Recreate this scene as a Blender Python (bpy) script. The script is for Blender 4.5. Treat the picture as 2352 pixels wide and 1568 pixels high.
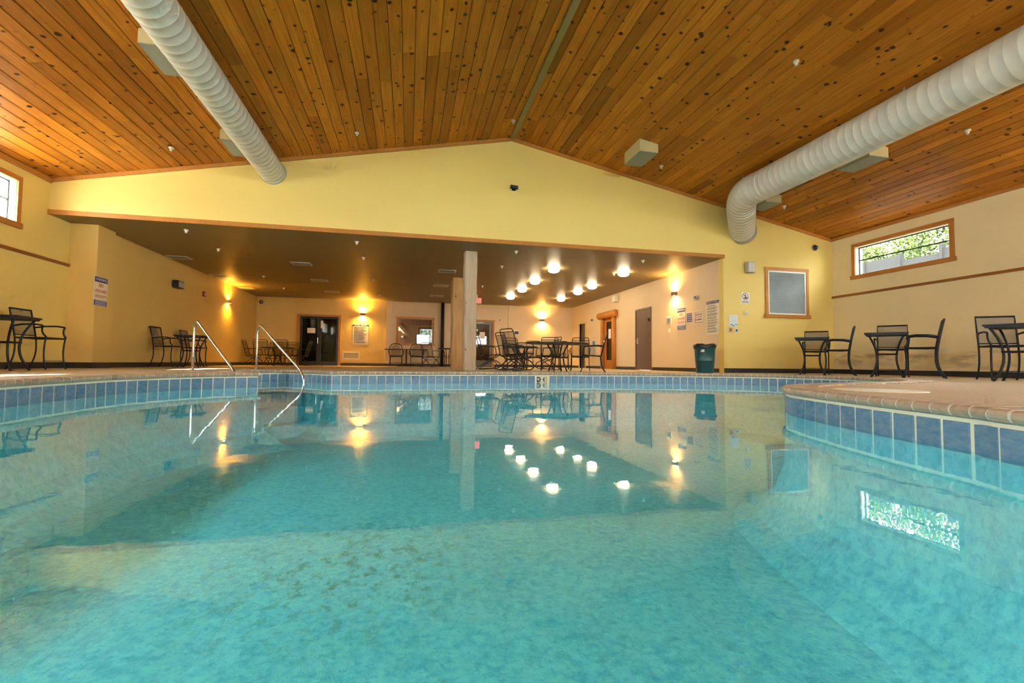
import bpy, bmesh, math, random
from mathutils import Vector, Matrix
from mathutils.geometry import tessellate_polygon
random.seed(7)
PI = math.pi
for o in list(bpy.data.objects): bpy.data.objects.remove(o)
SC = bpy.context.scene
COL = SC.collection

# ------------------------------------------------------------------ camera, world, sun, exposure
CAM_H, YAW, PITCH, ROLL, FPX = 0.185, 0.2153, 0.046, 0.0103, 1083.4
cam_d = bpy.data.cameras.new('camera'); cam_d.sensor_width = 36.0; cam_d.lens = 36.0 * FPX / 2352.0
cam_d.clip_start = 0.02; cam_d.clip_end = 300
cam = bpy.data.objects.new('camera', cam_d); COL.objects.link(cam)
cam.matrix_world = (Matrix.Translation((0, 0, CAM_H)) @ Matrix.Rotation(-YAW, 4, 'Z') @
                    Matrix.Rotation(PI / 2 + PITCH, 4, 'X') @ Matrix.Rotation(ROLL, 4, 'Z'))
SC.camera = cam

W = bpy.data.worlds.new('sky'); SC.world = W; W.use_nodes = True
bgn = W.node_tree.nodes['Background']
bgn.inputs[0].default_value = (0.97, 0.985, 1.0, 1); bgn.inputs[1].default_value = 7.0

sd = bpy.data.lights.new('sun', 'SUN'); sd.energy = 17.0; sd.angle = 0.02; sd.color = (1.0, 0.95, 0.87)
sun = bpy.data.objects.new('sun', sd); COL.objects.link(sun)
SUN_DIR = Vector((math.cos(0.75) * math.cos(0.69), math.sin(0.75) * math.cos(0.69), -math.sin(0.69)))
sun.rotation_euler = SUN_DIR.to_track_quat('-Z', 'Y').to_euler()

SC.view_settings.view_transform = 'Standard'; SC.view_settings.look = 'None'
SC.view_settings.gamma = 1.0; SC.view_settings.exposure = 2.95
SC.view_settings.use_curve_mapping = False
SC.cycles.max_bounces = 8; SC.cycles.diffuse_bounces = 4; SC.cycles.glossy_bounces = 3
SC.cycles.transparent_max_bounces = 16; SC.cycles.sample_clamp_indirect = 8.0
SC.cycles.use_denoising = True; SC.cycles.use_adaptive_sampling = True; SC.cycles.adaptive_threshold = 0.08; SC.cycles.adaptive_min_samples = 24
SC.cycles.caustics_reflective = False; SC.cycles.caustics_refractive = False

# ------------------------------------------------------------------ main dimensions (metres, deck at z = 0)
XL, XW, XA, XLA = -6.69, 11.08, 7.755, -6.33      # hall left / right wall, alcove right / left wall
D, B, YR = 10.46, 21.745, -9.0                    # gable plane, alcove back wall, wall behind the camera
XR, ZR, SL = 2.24, 5.39, 0.2016                   # ridge and roof slope
ZC = 2.906                                        # alcove ceiling
ZW = -0.2                                         # water level
def zroof(x): return ZR - SL * abs(x - XR)

# ------------------------------------------------------------------ materials
class NT:
    def __init__(s, name):
        s.m = bpy.data.materials.new(name); s.m.use_nodes = True
        s.t = s.m.node_tree; s.n = s.t.nodes; s.l = s.t.links
        s.b = s.n['Principled BSDF']; s.out = s.n['Material Output']
    def new(s, typ, **k):
        n = s.n.new(typ)
        for a, v in k.items():
            if a.startswith('i_'): s.put(n, int(a[2:]), v)
            else: setattr(n, a, v)
        return n
    def put(s, n, i, v):
        if hasattr(v, 'is_output'): s.l.new(v, n.inputs[i])
        else: n.inputs[i].default_value = v
    def math(s, op, a, b=0.0, clamp=False):
        n = s.n.new('ShaderNodeMath'); n.operation = op; n.use_clamp = clamp
        s.put(n, 0, a); s.put(n, 1, b); return n.outputs[0]
    def ramp(s, fac, stops):
        n = s.n.new('ShaderNodeValToRGB'); e = n.color_ramp.elements
        while len(e) < len(stops): e.new(0.5)
        for q, (p, c) in zip(e, stops):
            q.position = p; q.color = (c[0], c[1], c[2], 1) if not isinstance(c, (int, float)) else (c, c, c, 1)
        s.l.new(fac, n.inputs[0]); return n.outputs[0]
    def mix(s, f, a, b, mode='MIX'):
        n = s.n.new('ShaderNodeMixRGB'); n.blend_type = mode
        s.put(n, 0, f)
        for i, v in ((1, a), (2, b)):
            s.put(n, i, v if hasattr(v, 'is_output') else (v[0], v[1], v[2], 1))
        return n.outputs[0]
    def pos(s, scale=(1, 1, 1), offset_random=False):
        g = s.n.new('ShaderNodeNewGeometry').outputs['Position']
        if offset_random:
            r = s.n.new('ShaderNodeObjectInfo').outputs['Random']
            cmb = s.n.new('ShaderNodeCombineXYZ')
            s.put(cmb, 0, s.math('MULTIPLY', r, 37.0)); s.put(cmb, 1, s.math('MULTIPLY', r, 91.0)); s.put(cmb, 2, s.math('MULTIPLY', r, 53.0))
            a = s.n.new('ShaderNodeVectorMath'); a.operation = 'ADD'; s.l.new(g, a.inputs[0]); s.l.new(cmb.outputs[0], a.inputs[1]); g = a.outputs[0]
        m = s.n.new('ShaderNodeVectorMath'); m.operation = 'MULTIPLY'; s.l.new(g, m.inputs[0]); m.inputs[1].default_value = scale
        return m.outputs[0]
    def noise(s, vec, scale, detail=3, rough=0.5):
        n = s.n.new('ShaderNodeTexNoise'); s.l.new(vec, n.inputs['Vector'])
        n.inputs['Scale'].default_value = scale; n.inputs['Detail'].default_value = detail; n.inputs['Roughness'].default_value = rough
        return n.outputs['Fac']
    def voro(s, vec, scale, rnd=1.0):
        n = s.n.new('ShaderNodeTexVoronoi'); s.l.new(vec, n.inputs['Vector']); n.inputs['Scale'].default_value = scale
        n.inputs['Randomness'].default_value = rnd
        return n
    def bump(s, h, strength=0.3, dist=0.01):
        n = s.n.new('ShaderNodeBump'); n.inputs['Strength'].default_value = strength; n.inputs['Distance'].default_value = dist
        s.l.new(h, n.inputs['Height']); return n.outputs[0]
    def base(s, c, rough=0.5, metal=0.0, spec=0.5, normal=None):
        s.put(s.b, 'Base Color', c) if hasattr(c, 'is_output') else s.b.inputs['Base Color'].__setattr__('default_value', (c[0], c[1], c[2], 1))
        if hasattr(rough, 'is_output'): s.l.new(rough, s.b.inputs['Roughness'])
        else: s.b.inputs['Roughness'].default_value = rough
        s.b.inputs['Metallic'].default_value = metal
        s.b.inputs['Specular IOR Level'].default_value = spec
        if normal is not None: s.l.new(normal, s.b.inputs['Normal'])
        return s.m
    def put_named(s): pass
_oldput = NT.put
def _put(s, n, i, v):
    if hasattr(v, 'is_output'): s.l.new(v, n.inputs[i])
    else: n.inputs[i].default_value = v
NT.put = _put

MT = {}
def plain(name, c, rough=0.5, metal=0.0, spec=0.5, grain=0.06, gscale=30.0):
    t = NT(name)
    f = t.noise(t.pos(), gscale, 3)
    lo = [v * (1 - grain) for v in c]; hi = [min(1, v * (1 + grain)) for v in c]
    MT[name] = t.base(t.mix(f, lo, hi), rough, metal, spec); return MT[name]
def emit(name, c, s):
    t = NT(name); t.b.inputs['Base Color'].default_value = (c[0], c[1], c[2], 1)
    t.b.inputs['Emission Color'].default_value = (c[0], c[1], c[2], 1); t.b.inputs['Emission Strength'].default_value = s
    MT[name] = t.m

def wall_mat(name, c, scuff=False):
    t = NT(name)
    n1 = t.noise(t.pos(), 0.8, 4); n2 = t.noise(t.pos(), 90, 2)
    col = t.mix(n1, [v * 0.95 for v in c], [min(1, v * 1.04) for v in c])
    if scuff:
        z = t.new('ShaderNodeSeparateXYZ', i_0=t.new('ShaderNodeNewGeometry').outputs['Position']).outputs[2]
        band = t.math('MULTIPLY', t.ramp(z, [(0.0, 0), (0.16, 0.5), (0.45, 1.0), (0.62, 0)]), 1.0)
        sm = t.ramp(t.noise(t.pos((1.2, 1.2, 5.0)), 1.6, 4, 0.6), [(0.5, 0), (0.66, 1)])
        pale = t.ramp(t.noise(t.pos((1.0, 1.0, 2.2)), 1.1, 2), [(0.56, 0), (0.62, 1)])
        col = t.mix(t.math('MULTIPLY', t.math('MULTIPLY', band, sm), 0.7), col, (0.34, 0.27, 0.17))
        col = t.mix(t.math('MULTIPLY', t.math('MULTIPLY', band, pale), 0.85), col, (0.70, 0.68, 0.62))
    MT[name] = t.base(col, 0.55, 0, 0.35, t.bump(n2, 0.12, 0.004))
wall_mat('cream_paint', (0.80, 0.63, 0.195))
wall_mat('cream_paint_scuffed', (0.83, 0.69, 0.40), True)
wall_mat('alcove_paint', (0.74, 0.57, 0.36))
wall_mat('sconce_ochre_paint', (0.72, 0.51, 0.155))  # ochre with the yellow of the sconce light mixed into the wall colour
t = NT('alcove_ceiling_paint')
MT['alcove_ceiling_paint'] = t.base(t.mix(t.noise(t.pos(), 2, 3), (0.22, 0.16, 0.07), (0.26, 0.195, 0.09)), 0.46, 0, 0.25, t.bump(t.noise(t.pos((1, 7, 1)), 9, 3), 0.25, 0.006))

def plank_mat(name, c0, c1, dark, knots=True):
    t = NT(name)
    rnd = t.new('ShaderNodeObjectInfo').outputs['Random']
    base = t.ramp(rnd, [(0.0, c0), (0.55, c1), (0.9, [min(1, v * 1.15) for v in c1]), (1.0, [v * 0.55 for v in c0])])
    grain = t.noise(t.pos((34, 1.3, 34), True), 1.0, 5, 0.6)
    blot = t.noise(t.pos((2.5, 0.9, 2.5), True), 1.0, 3)
    col = t.mix(t.ramp(grain, [(0.35, 0), (0.75, 1)]), base, t.mix(0.55, base, dark))
    col = t.mix(t.ramp(blot, [(0.45, 0), (0.8, 0.8)]), col, t.mix(0.5, base, dark))
    if knots:
        wob = t.noise(t.pos((8, 8, 8), True), 1.0, 2)
        pv = t.new('ShaderNodeVectorMath', operation='ADD'); t.l.new(t.pos((6.6, 6.2, 0.2), True), pv.inputs[0])
        cw = t.new('ShaderNodeCombineXYZ'); t.put(cw, 0, t.math('MULTIPLY', wob, 0.35)); t.put(cw, 1, t.math('MULTIPLY', wob, 0.25)); t.l.new(cw.outputs[0], pv.inputs[1])
        vo = t.voro(pv.outputs[0], 1.0)
        sz = t.math('SUBTRACT', t.math('MULTIPLY', t.new('ShaderNodeSeparateColor', i_0=vo.outputs['Color']).outputs[0], 0.235), 0.035)
        d = t.math('SUBTRACT', vo.outputs['Distance'], sz)
        k = t.ramp(d, [(0.0, 1), (0.02, 0.95), (0.05, 0.3), (0.13, 0)])
        col = t.mix(k, col, (dark[0] * 0.35, dark[1] * 0.3, dark[2] * 0.3))
    MT[name] = t.base(col, 0.42, 0, 0.2, t.bump(grain, 0.12, 0.003))
plank_mat('ceiling_wood', (0.43, 0.145, 0.010), (0.62, 0.225, 0.018), (0.14, 0.034, 0.003))
plank_mat('trim_wood', (0.52, 0.22, 0.045), (0.62, 0.28, 0.06), (0.28, 0.10, 0.02), False)
plank_mat('rail_wood', (0.30, 0.11, 0.02), (0.36, 0.14, 0.03), (0.16, 0.05, 0.01), False)

def post_mat(name, c, d):
    t = NT(name)
    g = t.noise(t.pos((16, 16, 1.1), True), 1.0, 5, 0.6)
    vo = t.voro(t.pos((4, 4, 1.7), True), 1.0)
    col = t.mix(t.ramp(g, [(0.35, 0), (0.72, 1)]), c, d)
    col = t.mix(t.ramp(vo.outputs['Distance'], [(0.06, 1), (0.12, 0)]), col, [v * 0.35 for v in d])
    MT[name] = t.base(col, 0.6, 0, 0.3, t.bump(g, 0.3, 0.008))
post_mat('pine_post', (0.62, 0.40, 0.16), (0.45, 0.25, 0.09))
post_mat('weathered_post', (0.60, 0.48, 0.34), (0.45, 0.34, 0.21))
post_mat('honey_log', (0.60, 0.24, 0.035), (0.42, 0.14, 0.02))

t = NT('deck_concrete')
sp = t.voro(t.pos(), 60).outputs['Distance']; n = t.noise(t.pos(), 1.3, 4); n2 = t.noise(t.pos(), 45, 3)
c = t.mix(n, (0.46, 0.345, 0.185), (0.55, 0.425, 0.25)); c = t.mix(t.ramp(n2, [(0.4, 0), (0.7, 0.6)]), c, (0.64, 0.53, 0.36))
MT['deck_concrete'] = t.base(c, 0.62, 0, 0.4, t.bump(sp, 0.2, 0.004))
t = NT('coping_brick')
rnd = t.new('ShaderNodeObjectInfo').outputs['Random']
c = t.mix(rnd, (0.40, 0.29, 0.195), (0.50, 0.375, 0.265)); c = t.mix(t.ramp(t.noise(t.pos(), 25, 4), [(0.4, 0), (0.7, 0.5)]), c, (0.62, 0.50, 0.38))
MT['coping_brick'] = t.base(c, 0.5, 0, 0.4, t.bump(t.noise(t.pos(), 80, 3), 0.15, 0.003))
t = NT('pool_tile')
rnd = t.new('ShaderNodeObjectInfo').outputs['Random']
c = t.mix(rnd, (0.075, 0.19, 0.35), (0.13, 0.255, 0.41)); c = t.mix(t.ramp(t.noise(t.pos((1, 1, 2.2), True), 14, 5, 0.65), [(0.42, 0), (0.72, 0.75)]), c, (0.26, 0.37, 0.46))
MT['pool_tile'] = t.base(c, 0.22, 0, 0.55, t.bump(t.noise(t.pos(), 35, 3), 0.1, 0.004))
plain('grout', (0.82, 0.78, 0.62), 0.8)
plain('mortar', (0.70, 0.66, 0.57), 0.85, 0, 0.3, 0.2, 9)

t = NT('pool_plaster')
n1 = t.noise(t.pos(), 3.0, 5, 0.65); n2 = t.noise(t.pos(), 14, 5, 0.7); v1 = t.noise(t.pos((1, 1, 1)), 26, 2)
c = t.mix(t.ramp(n2, [(0.36, 0), (0.60, 1)]), (0.30, 0.68, 0.86), (0.72, 0.98, 1.0))
c = t.mix(t.ramp(n1, [(0.35, 0), (0.65, 0.55)]), c, (0.76, 0.98, 1.0))
c = t.mix(t.ramp(v1, [(0.30, 0.65), (0.46, 0)]), c, (0.31, 0.66, 0.82))
# brown mineral stains in a loose cluster on the floor
g = t.new('ShaderNodeNewGeometry').outputs['Position']
dv = t.new('ShaderNodeVectorMath', operation='DISTANCE'); t.l.new(g, dv.inputs[0]); dv.inputs[1].default_value = (-0.35, 3.3, -1.15)
area = t.ramp(t.math('MULTIPLY', dv.outputs['Value'], 0.5), [(0.12, 1), (0.62, 0)])
st = t.ramp(t.noise(t.pos((1, 0.7, 1)), 11.0, 8, 0.8), [(0.50, 0), (0.60, 1)])
c = t.mix(t.math('MULTIPLY', t.math('MULTIPLY', area, st), 0.7), c, (0.20, 0.26, 0.13))
MT['pool_plaster'] = t.base(c, 0.7, 0, 0.2, t.bump(n2, 0.3, 0.02))

t = NT('water')
t.n.remove(t.b)
hgt = t.math('ADD', t.noise(t.pos((1, 1, 1)), 2.2, 2), t.math('MULTIPLY', t.noise(t.pos((1, 1.6, 1)), 9.0, 2), 0.16))
bn = t.bump(hgt, 0.05, 0.02)
bf = t.new('ShaderNodeNewGeometry').outputs['Backfacing']          # same reflectance seen from either side of the thin surface
fr = t.new('ShaderNodeFresnel'); t.l.new(t.math('ADD', 1.33, t.math('MULTIPLY', bf, 1 / 1.33 - 1.33)), fr.inputs[0]); t.l.new(bn, fr.inputs[1])
tr = t.new('ShaderNodeBsdfTransparent'); tr.inputs[0].default_value = (0.43, 0.93, 1.0, 1)
gl = t.new('ShaderNodeBsdfGlossy'); gl.inputs['Roughness'].default_value = 0.012; t.l.new(bn, gl.inputs['Normal']); gl.inputs[0].default_value = (1, 1, 1, 1)
mx = t.new('ShaderNodeMixShader'); t.l.new(fr.outputs[0], mx.inputs[0]); t.l.new(tr.outputs[0], mx.inputs[1]); t.l.new(gl.outputs[0], mx.inputs[2])
t.l.new(mx.outputs[0], t.out.inputs[0]); MT['water'] = t.m

def glass_mat(name, tint, ior=1.45, rough=0.0, scale=1.0):
    t = NT(name); t.n.remove(t.b)
    bf = t.new('ShaderNodeNewGeometry').outputs['Backfacing']
    fr = t.new('ShaderNodeFresnel'); t.l.new(t.math('ADD', ior, t.math('MULTIPLY', bf, 1 / ior - ior)), fr.inputs[0])
    tr = t.new('ShaderNodeBsdfTransparent'); tr.inputs[0].default_value = (*tint, 1)
    gl = t.new('ShaderNodeBsdfGlossy'); gl.inputs['Roughness'].default_value = rough
    mx = t.new('ShaderNodeMixShader'); t.l.new(fr.outputs[0], mx.inputs[0]); t.l.new(tr.outputs[0], mx.inputs[1]); t.l.new(gl.outputs[0], mx.inputs[2])
    t.l.new(mx.outputs[0], t.out.inputs[0]); MT[name] = t.m
glass_mat('clear_glass', (0.97, 0.98, 0.97))
glass_mat('half_dimming_glass', (0.80, 0.81, 0.80))  # lighter tint added to cut daylight falling on the gable from one window
glass_mat('dimming_glass', (0.62, 0.63, 0.60))  # tint added to dim the overbright outdoors behind the leafy window
glass_mat('tinted_glass', (0.35, 0.37, 0.33), 1.35)
def sling_mat(name, c, amount):
    t = NT(name); t.b.inputs['Base Color'].default_value = (*c, 1); t.b.inputs['Roughness'].default_value = 0.6
    tr = t.new('ShaderNodeBsdfTransparent')
    wv = t.ramp(t.noise(t.pos(), 3, 1), [(0.3, amount * 0.95), (0.7, min(1, amount * 1.05))])
    mx = t.new('ShaderNodeMixShader'); t.l.new(wv, mx.inputs[0])
    t.l.new(tr.outputs[0], mx.inputs[1]); t.l.new(t.b.outputs[0], mx.inputs[2]); t.l.new(mx.outputs[0], t.out.inputs[0]); MT[name] = t.m
sling_mat('grey_sling', (0.17, 0.16, 0.14), 0.60)
sling_mat('dark_mesh', (0.045, 0.042, 0.038), 0.42)

plain('black_metal', (0.008, 0.010, 0.015), 0.45, 0.0, 0.35)
plain('bronze_metal', (0.016, 0.013, 0.011), 0.45, 0.0, 0.35)
plain('black_rubber', (0.02, 0.017, 0.015), 0.5)
plain('black_fabric', (0.015, 0.014, 0.014), 0.75)
plain('chrome', (0.80, 0.80, 0.84), 0.16, 1.0)
plain('duct_white', (0.62, 0.61, 0.55), 0.45, 0.0, 0.5, 0.10, 6)
plain('duct_grey', (0.66, 0.65, 0.59), 0.40, 0.0, 0.5, 0.16, 5)
plain('white_plastic', (0.78, 0.76, 0.68), 0.4)
plain('white_paint', (0.80, 0.79, 0.74), 0.4)
plain('grey_plastic', (0.40, 0.39, 0.35), 0.45)
plain('box_side', (0.62, 0.53, 0.28), 0.5)
plain('box_bottom', (0.30, 0.31, 0.25), 0.6)
plain('olive_wood', (0.30, 0.22, 0.07), 0.5)
plain('brown_door', (0.13, 0.075, 0.05), 0.35)
plain('dark_door', (0.055, 0.028, 0.018), 0.45)
plain('dark_frame', (0.012, 0.011, 0.010), 0.5)
plain('grey_frame', (0.11, 0.105, 0.10), 0.4, 0.3)
plain('trash_green', (0.008, 0.075, 0.085), 0.35)
plain('bag_black', (0.012, 0.012, 0.014), 0.3)
plain('sign_white', (0.82, 0.80, 0.74), 0.4)
plain('sign_cream', (0.80, 0.74, 0.56), 0.4)
plain('sign_blue', (0.035, 0.035, 0.20), 0.45)
plain('sign_purple', (0.06, 0.035, 0.16), 0.45)
plain('sign_red', (0.60, 0.11, 0.03), 0.45)
plain('sign_text', (0.13, 0.11, 0.10), 0.6)
plain('sign_maroon', (0.32, 0.06, 0.04), 0.5)
plain('poster_blue', (0.04, 0.26, 0.55), 0.5)
plain('poster_pale', (0.72, 0.80, 0.84), 0.5)
plain('blind_grey', (0.30, 0.36, 0.38), 0.5, 0, 0.4, 0.25, 2.5)
plain('sconce_brown', (0.24, 0.13, 0.08), 0.4)
plain('sconce_tan', (0.45, 0.36, 0.22), 0.3, 0.4)
plain('red_plastic', (0.35, 0.03, 0.03), 0.4)
plain('lobby_wood', (0.16, 0.06, 0.018), 0.5)
plain('stair_wood', (0.30, 0.10, 0.025), 0.45)
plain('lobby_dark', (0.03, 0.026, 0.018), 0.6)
plain('lobby_olive', (0.10, 0.10, 0.055), 0.6)
plain('leaf_green', (0.042, 0.072, 0.012), 0.6, 0, 0.3, 0.7, 1.5)
plain('bark', (0.12, 0.08, 0.05), 0.8)
plain('fence_grey', (0.018, 0.019, 0.022), 0.8, 0, 0.1)
plain('ground', (0.36, 0.36, 0.28), 0.9)
plain('paper', (0.85, 0.83, 0.76), 0.6)
plain('wax_yellow', (0.75, 0.45, 0.02), 0.5)
emit('dome_glow', (1.0, 0.80, 0.52), 9.0)
emit('bulb_glow', (1.0, 0.66, 0.25), 20.0)
emit('bulb_dim', (1.0, 0.66, 0.20), 0.6)
emit('exit_red', (1.0, 0.06, 0.04), 0.22)
t = NT('lit_window')
c = t.mix(t.ramp(t.noise(t.pos(), 9, 4, 0.7), [(0.42, 0), (0.58, 1)]), (0.10, 0.16, 0.05), (0.9, 1.0, 0.95))
t.b.inputs['Base Color'].default_value = (0, 0, 0, 1); t.l.new(c, t.b.inputs['Emission Color']); t.b.inputs['Emission Strength'].default_value = 0.13
MT['lit_window'] = t.m

# ------------------------------------------------------------------ mesh helpers
class MB:
    def __init__(s): s.v = []; s.f = []
    def add(s, vs, fs):
        o = len(s.v); s.v += [tuple(p) for p in vs]; s.f += [tuple(i + o for i in q) for q in fs]; return s
    def box(s, x0, x1, y0, y1, z0, z1):
        return s.add([(x0, y0, z0), (x1, y0, z0), (x1, y1, z0), (x0, y1, z0), (x0, y0, z1), (x1, y0, z1), (x1, y1, z1), (x0, y1, z1)],
                     [(0, 3, 2, 1), (4, 5, 6, 7), (0, 1, 5, 4), (1, 2, 6, 5), (2, 3, 7, 6), (3, 0, 4, 7)])
    def tube(s, pts, r, n=6, flat=1.0, cap=True):
        pts = [Vector(p) for p in pts]; rs = r if isinstance(r, (list, tuple)) else [r] * len(pts)
        rings = []; up = None
        for i, p in enumerate(pts):
            tg = (pts[min(i + 1, len(pts) - 1)] - pts[max(i - 1, 0)]).normalized()
            if up is None:
                up = Vector((0, 0, 1)) if abs(tg.z) < 0.9 else Vector((1, 0, 0))
            a = tg.cross(up)
            if a.length < 1e-5: a = tg.cross(Vector((0, 1, 0)))
            a.normalize(); b = a.cross(tg).normalized(); up = b
            rings.append([p + a * rs[i] * math.cos(2 * PI * k / n) + b * rs[i] * flat * math.sin(2 * PI * k / n) for k in range(n)])
        vs = [q for ring in rings for q in ring]; fs = []
        for i in range(len(pts) - 1):
            for k in range(n):
                fs.append((i * n + k, i * n + (k + 1) % n, (i + 1) * n + (k + 1) % n, (i + 1) * n + k))
        if cap:
            fs.append(tuple(range(n))[::-1]); fs.append(tuple((len(pts) - 1) * n + k for k in range(n)))
        return s.add(vs, fs)
    def lathe(s, prof, n=24, c=(0, 0), a0=0.0, a1=2 * PI):
        full = abs(a1 - a0 - 2 * PI) < 1e-6; m = n if full else n + 1
        vs = []; fs = []
        for (r, z) in prof:
            for k in range(m):
                a = a0 + (a1 - a0) * k / n
                vs.append((c[0] + r * math.cos(a), c[1] + r * math.sin(a), z))
        for i in range(len(prof) - 1):
            for k in range(n):
                k2 = (k + 1) % m
                fs.append((i * m + k, i * m + k2, (i + 1) * m + k2, (i + 1) * m + k))
        return s.add(vs, fs)
    def prism(s, poly, axis, a, b):
        n = len(poly)
        def P(p, d):
            if axis == 'y': return (p[0], d, p[1])
            if axis == 'x': return (d, p[0], p[1])
            return (p[0], p[1], d)
        vs = [P(p, a) for p in poly] + [P(p, b) for p in poly]
        fs = [tuple(range(n)), tuple(range(2 * n - 1, n - 1, -1))] + [(i, i + n, (i + 1) % n + n, (i + 1) % n) for i in range(n)]
        return s.add(vs, fs)
    def build(s, name, mat, parent=None, smooth=False, loc=None, rot=None):
        me = bpy.data.meshes.new(name); me.from_pydata(s.v, [], s.f); me.update()
        bm = bmesh.new(); bm.from_mesh(me); bmesh.ops.recalc_face_normals(bm, faces=bm.faces); bm.to_mesh(me); bm.free()
        if smooth:
            me.polygons.foreach_set('use_smooth', [True] * len(me.polygons))
        me.materials.append(MT[mat])
        o = bpy.data.objects.new(name, me); COL.objects.link(o); o.parent = parent
        if loc: o.location = loc
        if rot: o.rotation_euler = rot
        return o
def tag(o, label=None, cat=None, group=None, kind=None):
    if label: o['label'] = label
    if cat: o['category'] = cat
    if group: o['group'] = group
    if kind: o['kind'] = kind
    return o
def root(name, label, cat, loc=(0, 0, 0), rz=0.0, group=None, kind=None):
    o = bpy.data.objects.new(name, None); COL.objects.link(o); o.location = loc; o.rotation_euler = (0, 0, rz); o.empty_display_size = 0.1
    return tag(o, label, cat, group, kind)
def copy_tree(o, parent=None):
    c = o.copy(); COL.objects.link(c); c.parent = parent
    for ch in list(o.children): copy_tree(ch, c)
    return c
def inst(name, src, parent, loc, rot=(0, 0, 0), scale=(1, 1, 1)):
    o = bpy.data.objects.new(name, src); COL.objects.link(o); o.parent = parent
    o.location = loc; o.rotation_euler = rot; o.scale = scale; return o
def text(parent, s, x, z, size, mat, y=-0.012, name='lettering', width=None):
    cu = bpy.data.curves.new(name, 'FONT'); cu.body = s; cu.size = size; cu.align_x = 'CENTER'; cu.align_y = 'CENTER'
    cu.extrude = 0.001; cu.resolution_u = 2
    tmp = bpy.data.objects.new(name, cu); COL.objects.link(tmp); bpy.context.view_layer.update()
    me = bpy.data.meshes.new_from_object(tmp.evaluated_get(bpy.context.evaluated_depsgraph_get())); bpy.data.objects.remove(tmp)
    me.materials.clear(); me.materials.append(MT[mat])
    o = bpy.data.objects.new(name, me); COL.objects.link(o); o.parent = parent
    o.location = (x, y, z); o.rotation_euler = (PI / 2, 0, 0)
    if width: o.scale = (width, 1, 1)
    o['kind'] = 'stuff'
    return o
def nest(r, pairs):
    base = lambda o: o.name.split('.')[0]
    for child, par in pairs:
        P = [o for o in r.children if base(o) == par]
        for c in [o for o in r.children if base(o) == child]:
            if P: c.parent = P[0]
def bez(p0, p1, p2, p3, n=8):
    return [tuple((1 - t) ** 3 * a + 3 * (1 - t) ** 2 * t * b + 3 * (1 - t) * t * t * c + t ** 3 * d for a, b, c, d in zip(p0, p1, p2, p3)) for t in [i / n for i in range(n + 1)]]
def crom(P, n=8):
    out = []
    for i in range(len(P) - 1):
        p0 = Vector(P[max(i - 1, 0)]); p1 = Vector(P[i]); p2 = Vector(P[i + 1]); p3 = Vector(P[min(i + 2, len(P) - 1)])
        for k in range(n):
            t = k / n
            out.append(0.5 * ((2 * p1) + (p2 - p0) * t + (2 * p0 - 5 * p1 + 4 * p2 - p3) * t * t + (3 * p1 - p0 - 3 * p2 + p3) * t ** 3))
    out.append(Vector(P[-1])); return out

def wall_cells(plane, p_in, p_out, u0, u1, z0, z1, openings):
    """a wall slab with rectangular openings (ua, ub, za, zb)"""
    us = sorted({u0, u1, *[q for o in openings for q in o[:2]]}); zs = sorted({z0, z1, *[q for o in openings for q in o[2:]]})
    m = MB()
    for a, b in zip(us, us[1:]):
        run = []
        for c, d in zip(zs, zs[1:]):
            if any(o[0] <= (a + b) / 2 <= o[1] and o[2] <= (c + d) / 2 <= o[3] for o in openings): continue
            if run and abs(run[-1][1] - c) < 1e-6: run[-1][1] = d
            else: run.append([c, d])
        for c, d in run:
            if plane == 'x': m.box(min(p_in, p_out), max(p_in, p_out), a, b, c, d)
            else: m.box(a, b, min(p_in, p_out), max(p_in, p_out), c, d)
    return m

# ------------------------------------------------------------------ pool outline (water edge, travelling clockwise seen from above)
LEFT = crom([(-4.5, -3), (-4.1, -0.8), (-3.55, 1.0), (-3.15, 2.6), (-3.10, 3.7), (-3.17, 4.57), (-3.21, 4.95), (-3.225, 5.41), (-3.23, 5.80), (-3.19, 6.22), (-3.03, 6.80), (-2.71, 7.37), (-2.22, 7.81)], 8)
TIP = Vector((-2.22, 7.81)); RBL = Vector((-3.50, 9.02)); RBR = Vector((-2.36, 10.05)); OBL = Vector((-1.33, 8.93))
FAR = crom([(-1.33, 8.93), (-0.4, 9.0), (0.6, 9.15), (2.6, 9.32), (4.5, 9.2), (6.0, 8.85), (7.0, 8.3), (7.5, 7.5), (7.6, 6.7), (7.3, 5.85), (6.75, 5.2), (6.0, 4.72),
            (4.95, 4.38), (4.1, 4.1), (3.5, 3.78), (3.12, 3.4), (2.93, 3.0), (2.76, 2.5), (2.65, 2.1), (2.59, 1.85), (2.54, 1.65), (2.46, 1.45), (2.35, 0.9), (2.3, 0.0), (2.5, -2.0)], 8)
REST = crom([(2.5, -2.0), (3.0, -4.0), (2.0, -6.0), (-1.0, -6.9), (-3.6, -6.0), (-4.5, -3)], 8)
OUT = LEFT[:-1] + [TIP, RBL, RBR] + FAR[:-1] + REST[:-1]
OUT = [Vector((p[0], p[1])) for p in OUT]
N = len(OUT)
def normal_at(i):
    a = (OUT[i] - OUT[i - 1]).normalized(); b = (OUT[(i + 1) % N] - OUT[i]).normalized()
    na = Vector((-a.y, a.x)); nb = Vector((-b.y, b.x)); m = na + nb
    if m.length < 1e-6: return na
    m.normalize(); return m / max(0.5, m.dot(na))
NRM = [normal_at(i) for i in range(N)]
def offset(d): return [OUT[i] + NRM[i] * d for i in range(N)]
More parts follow.
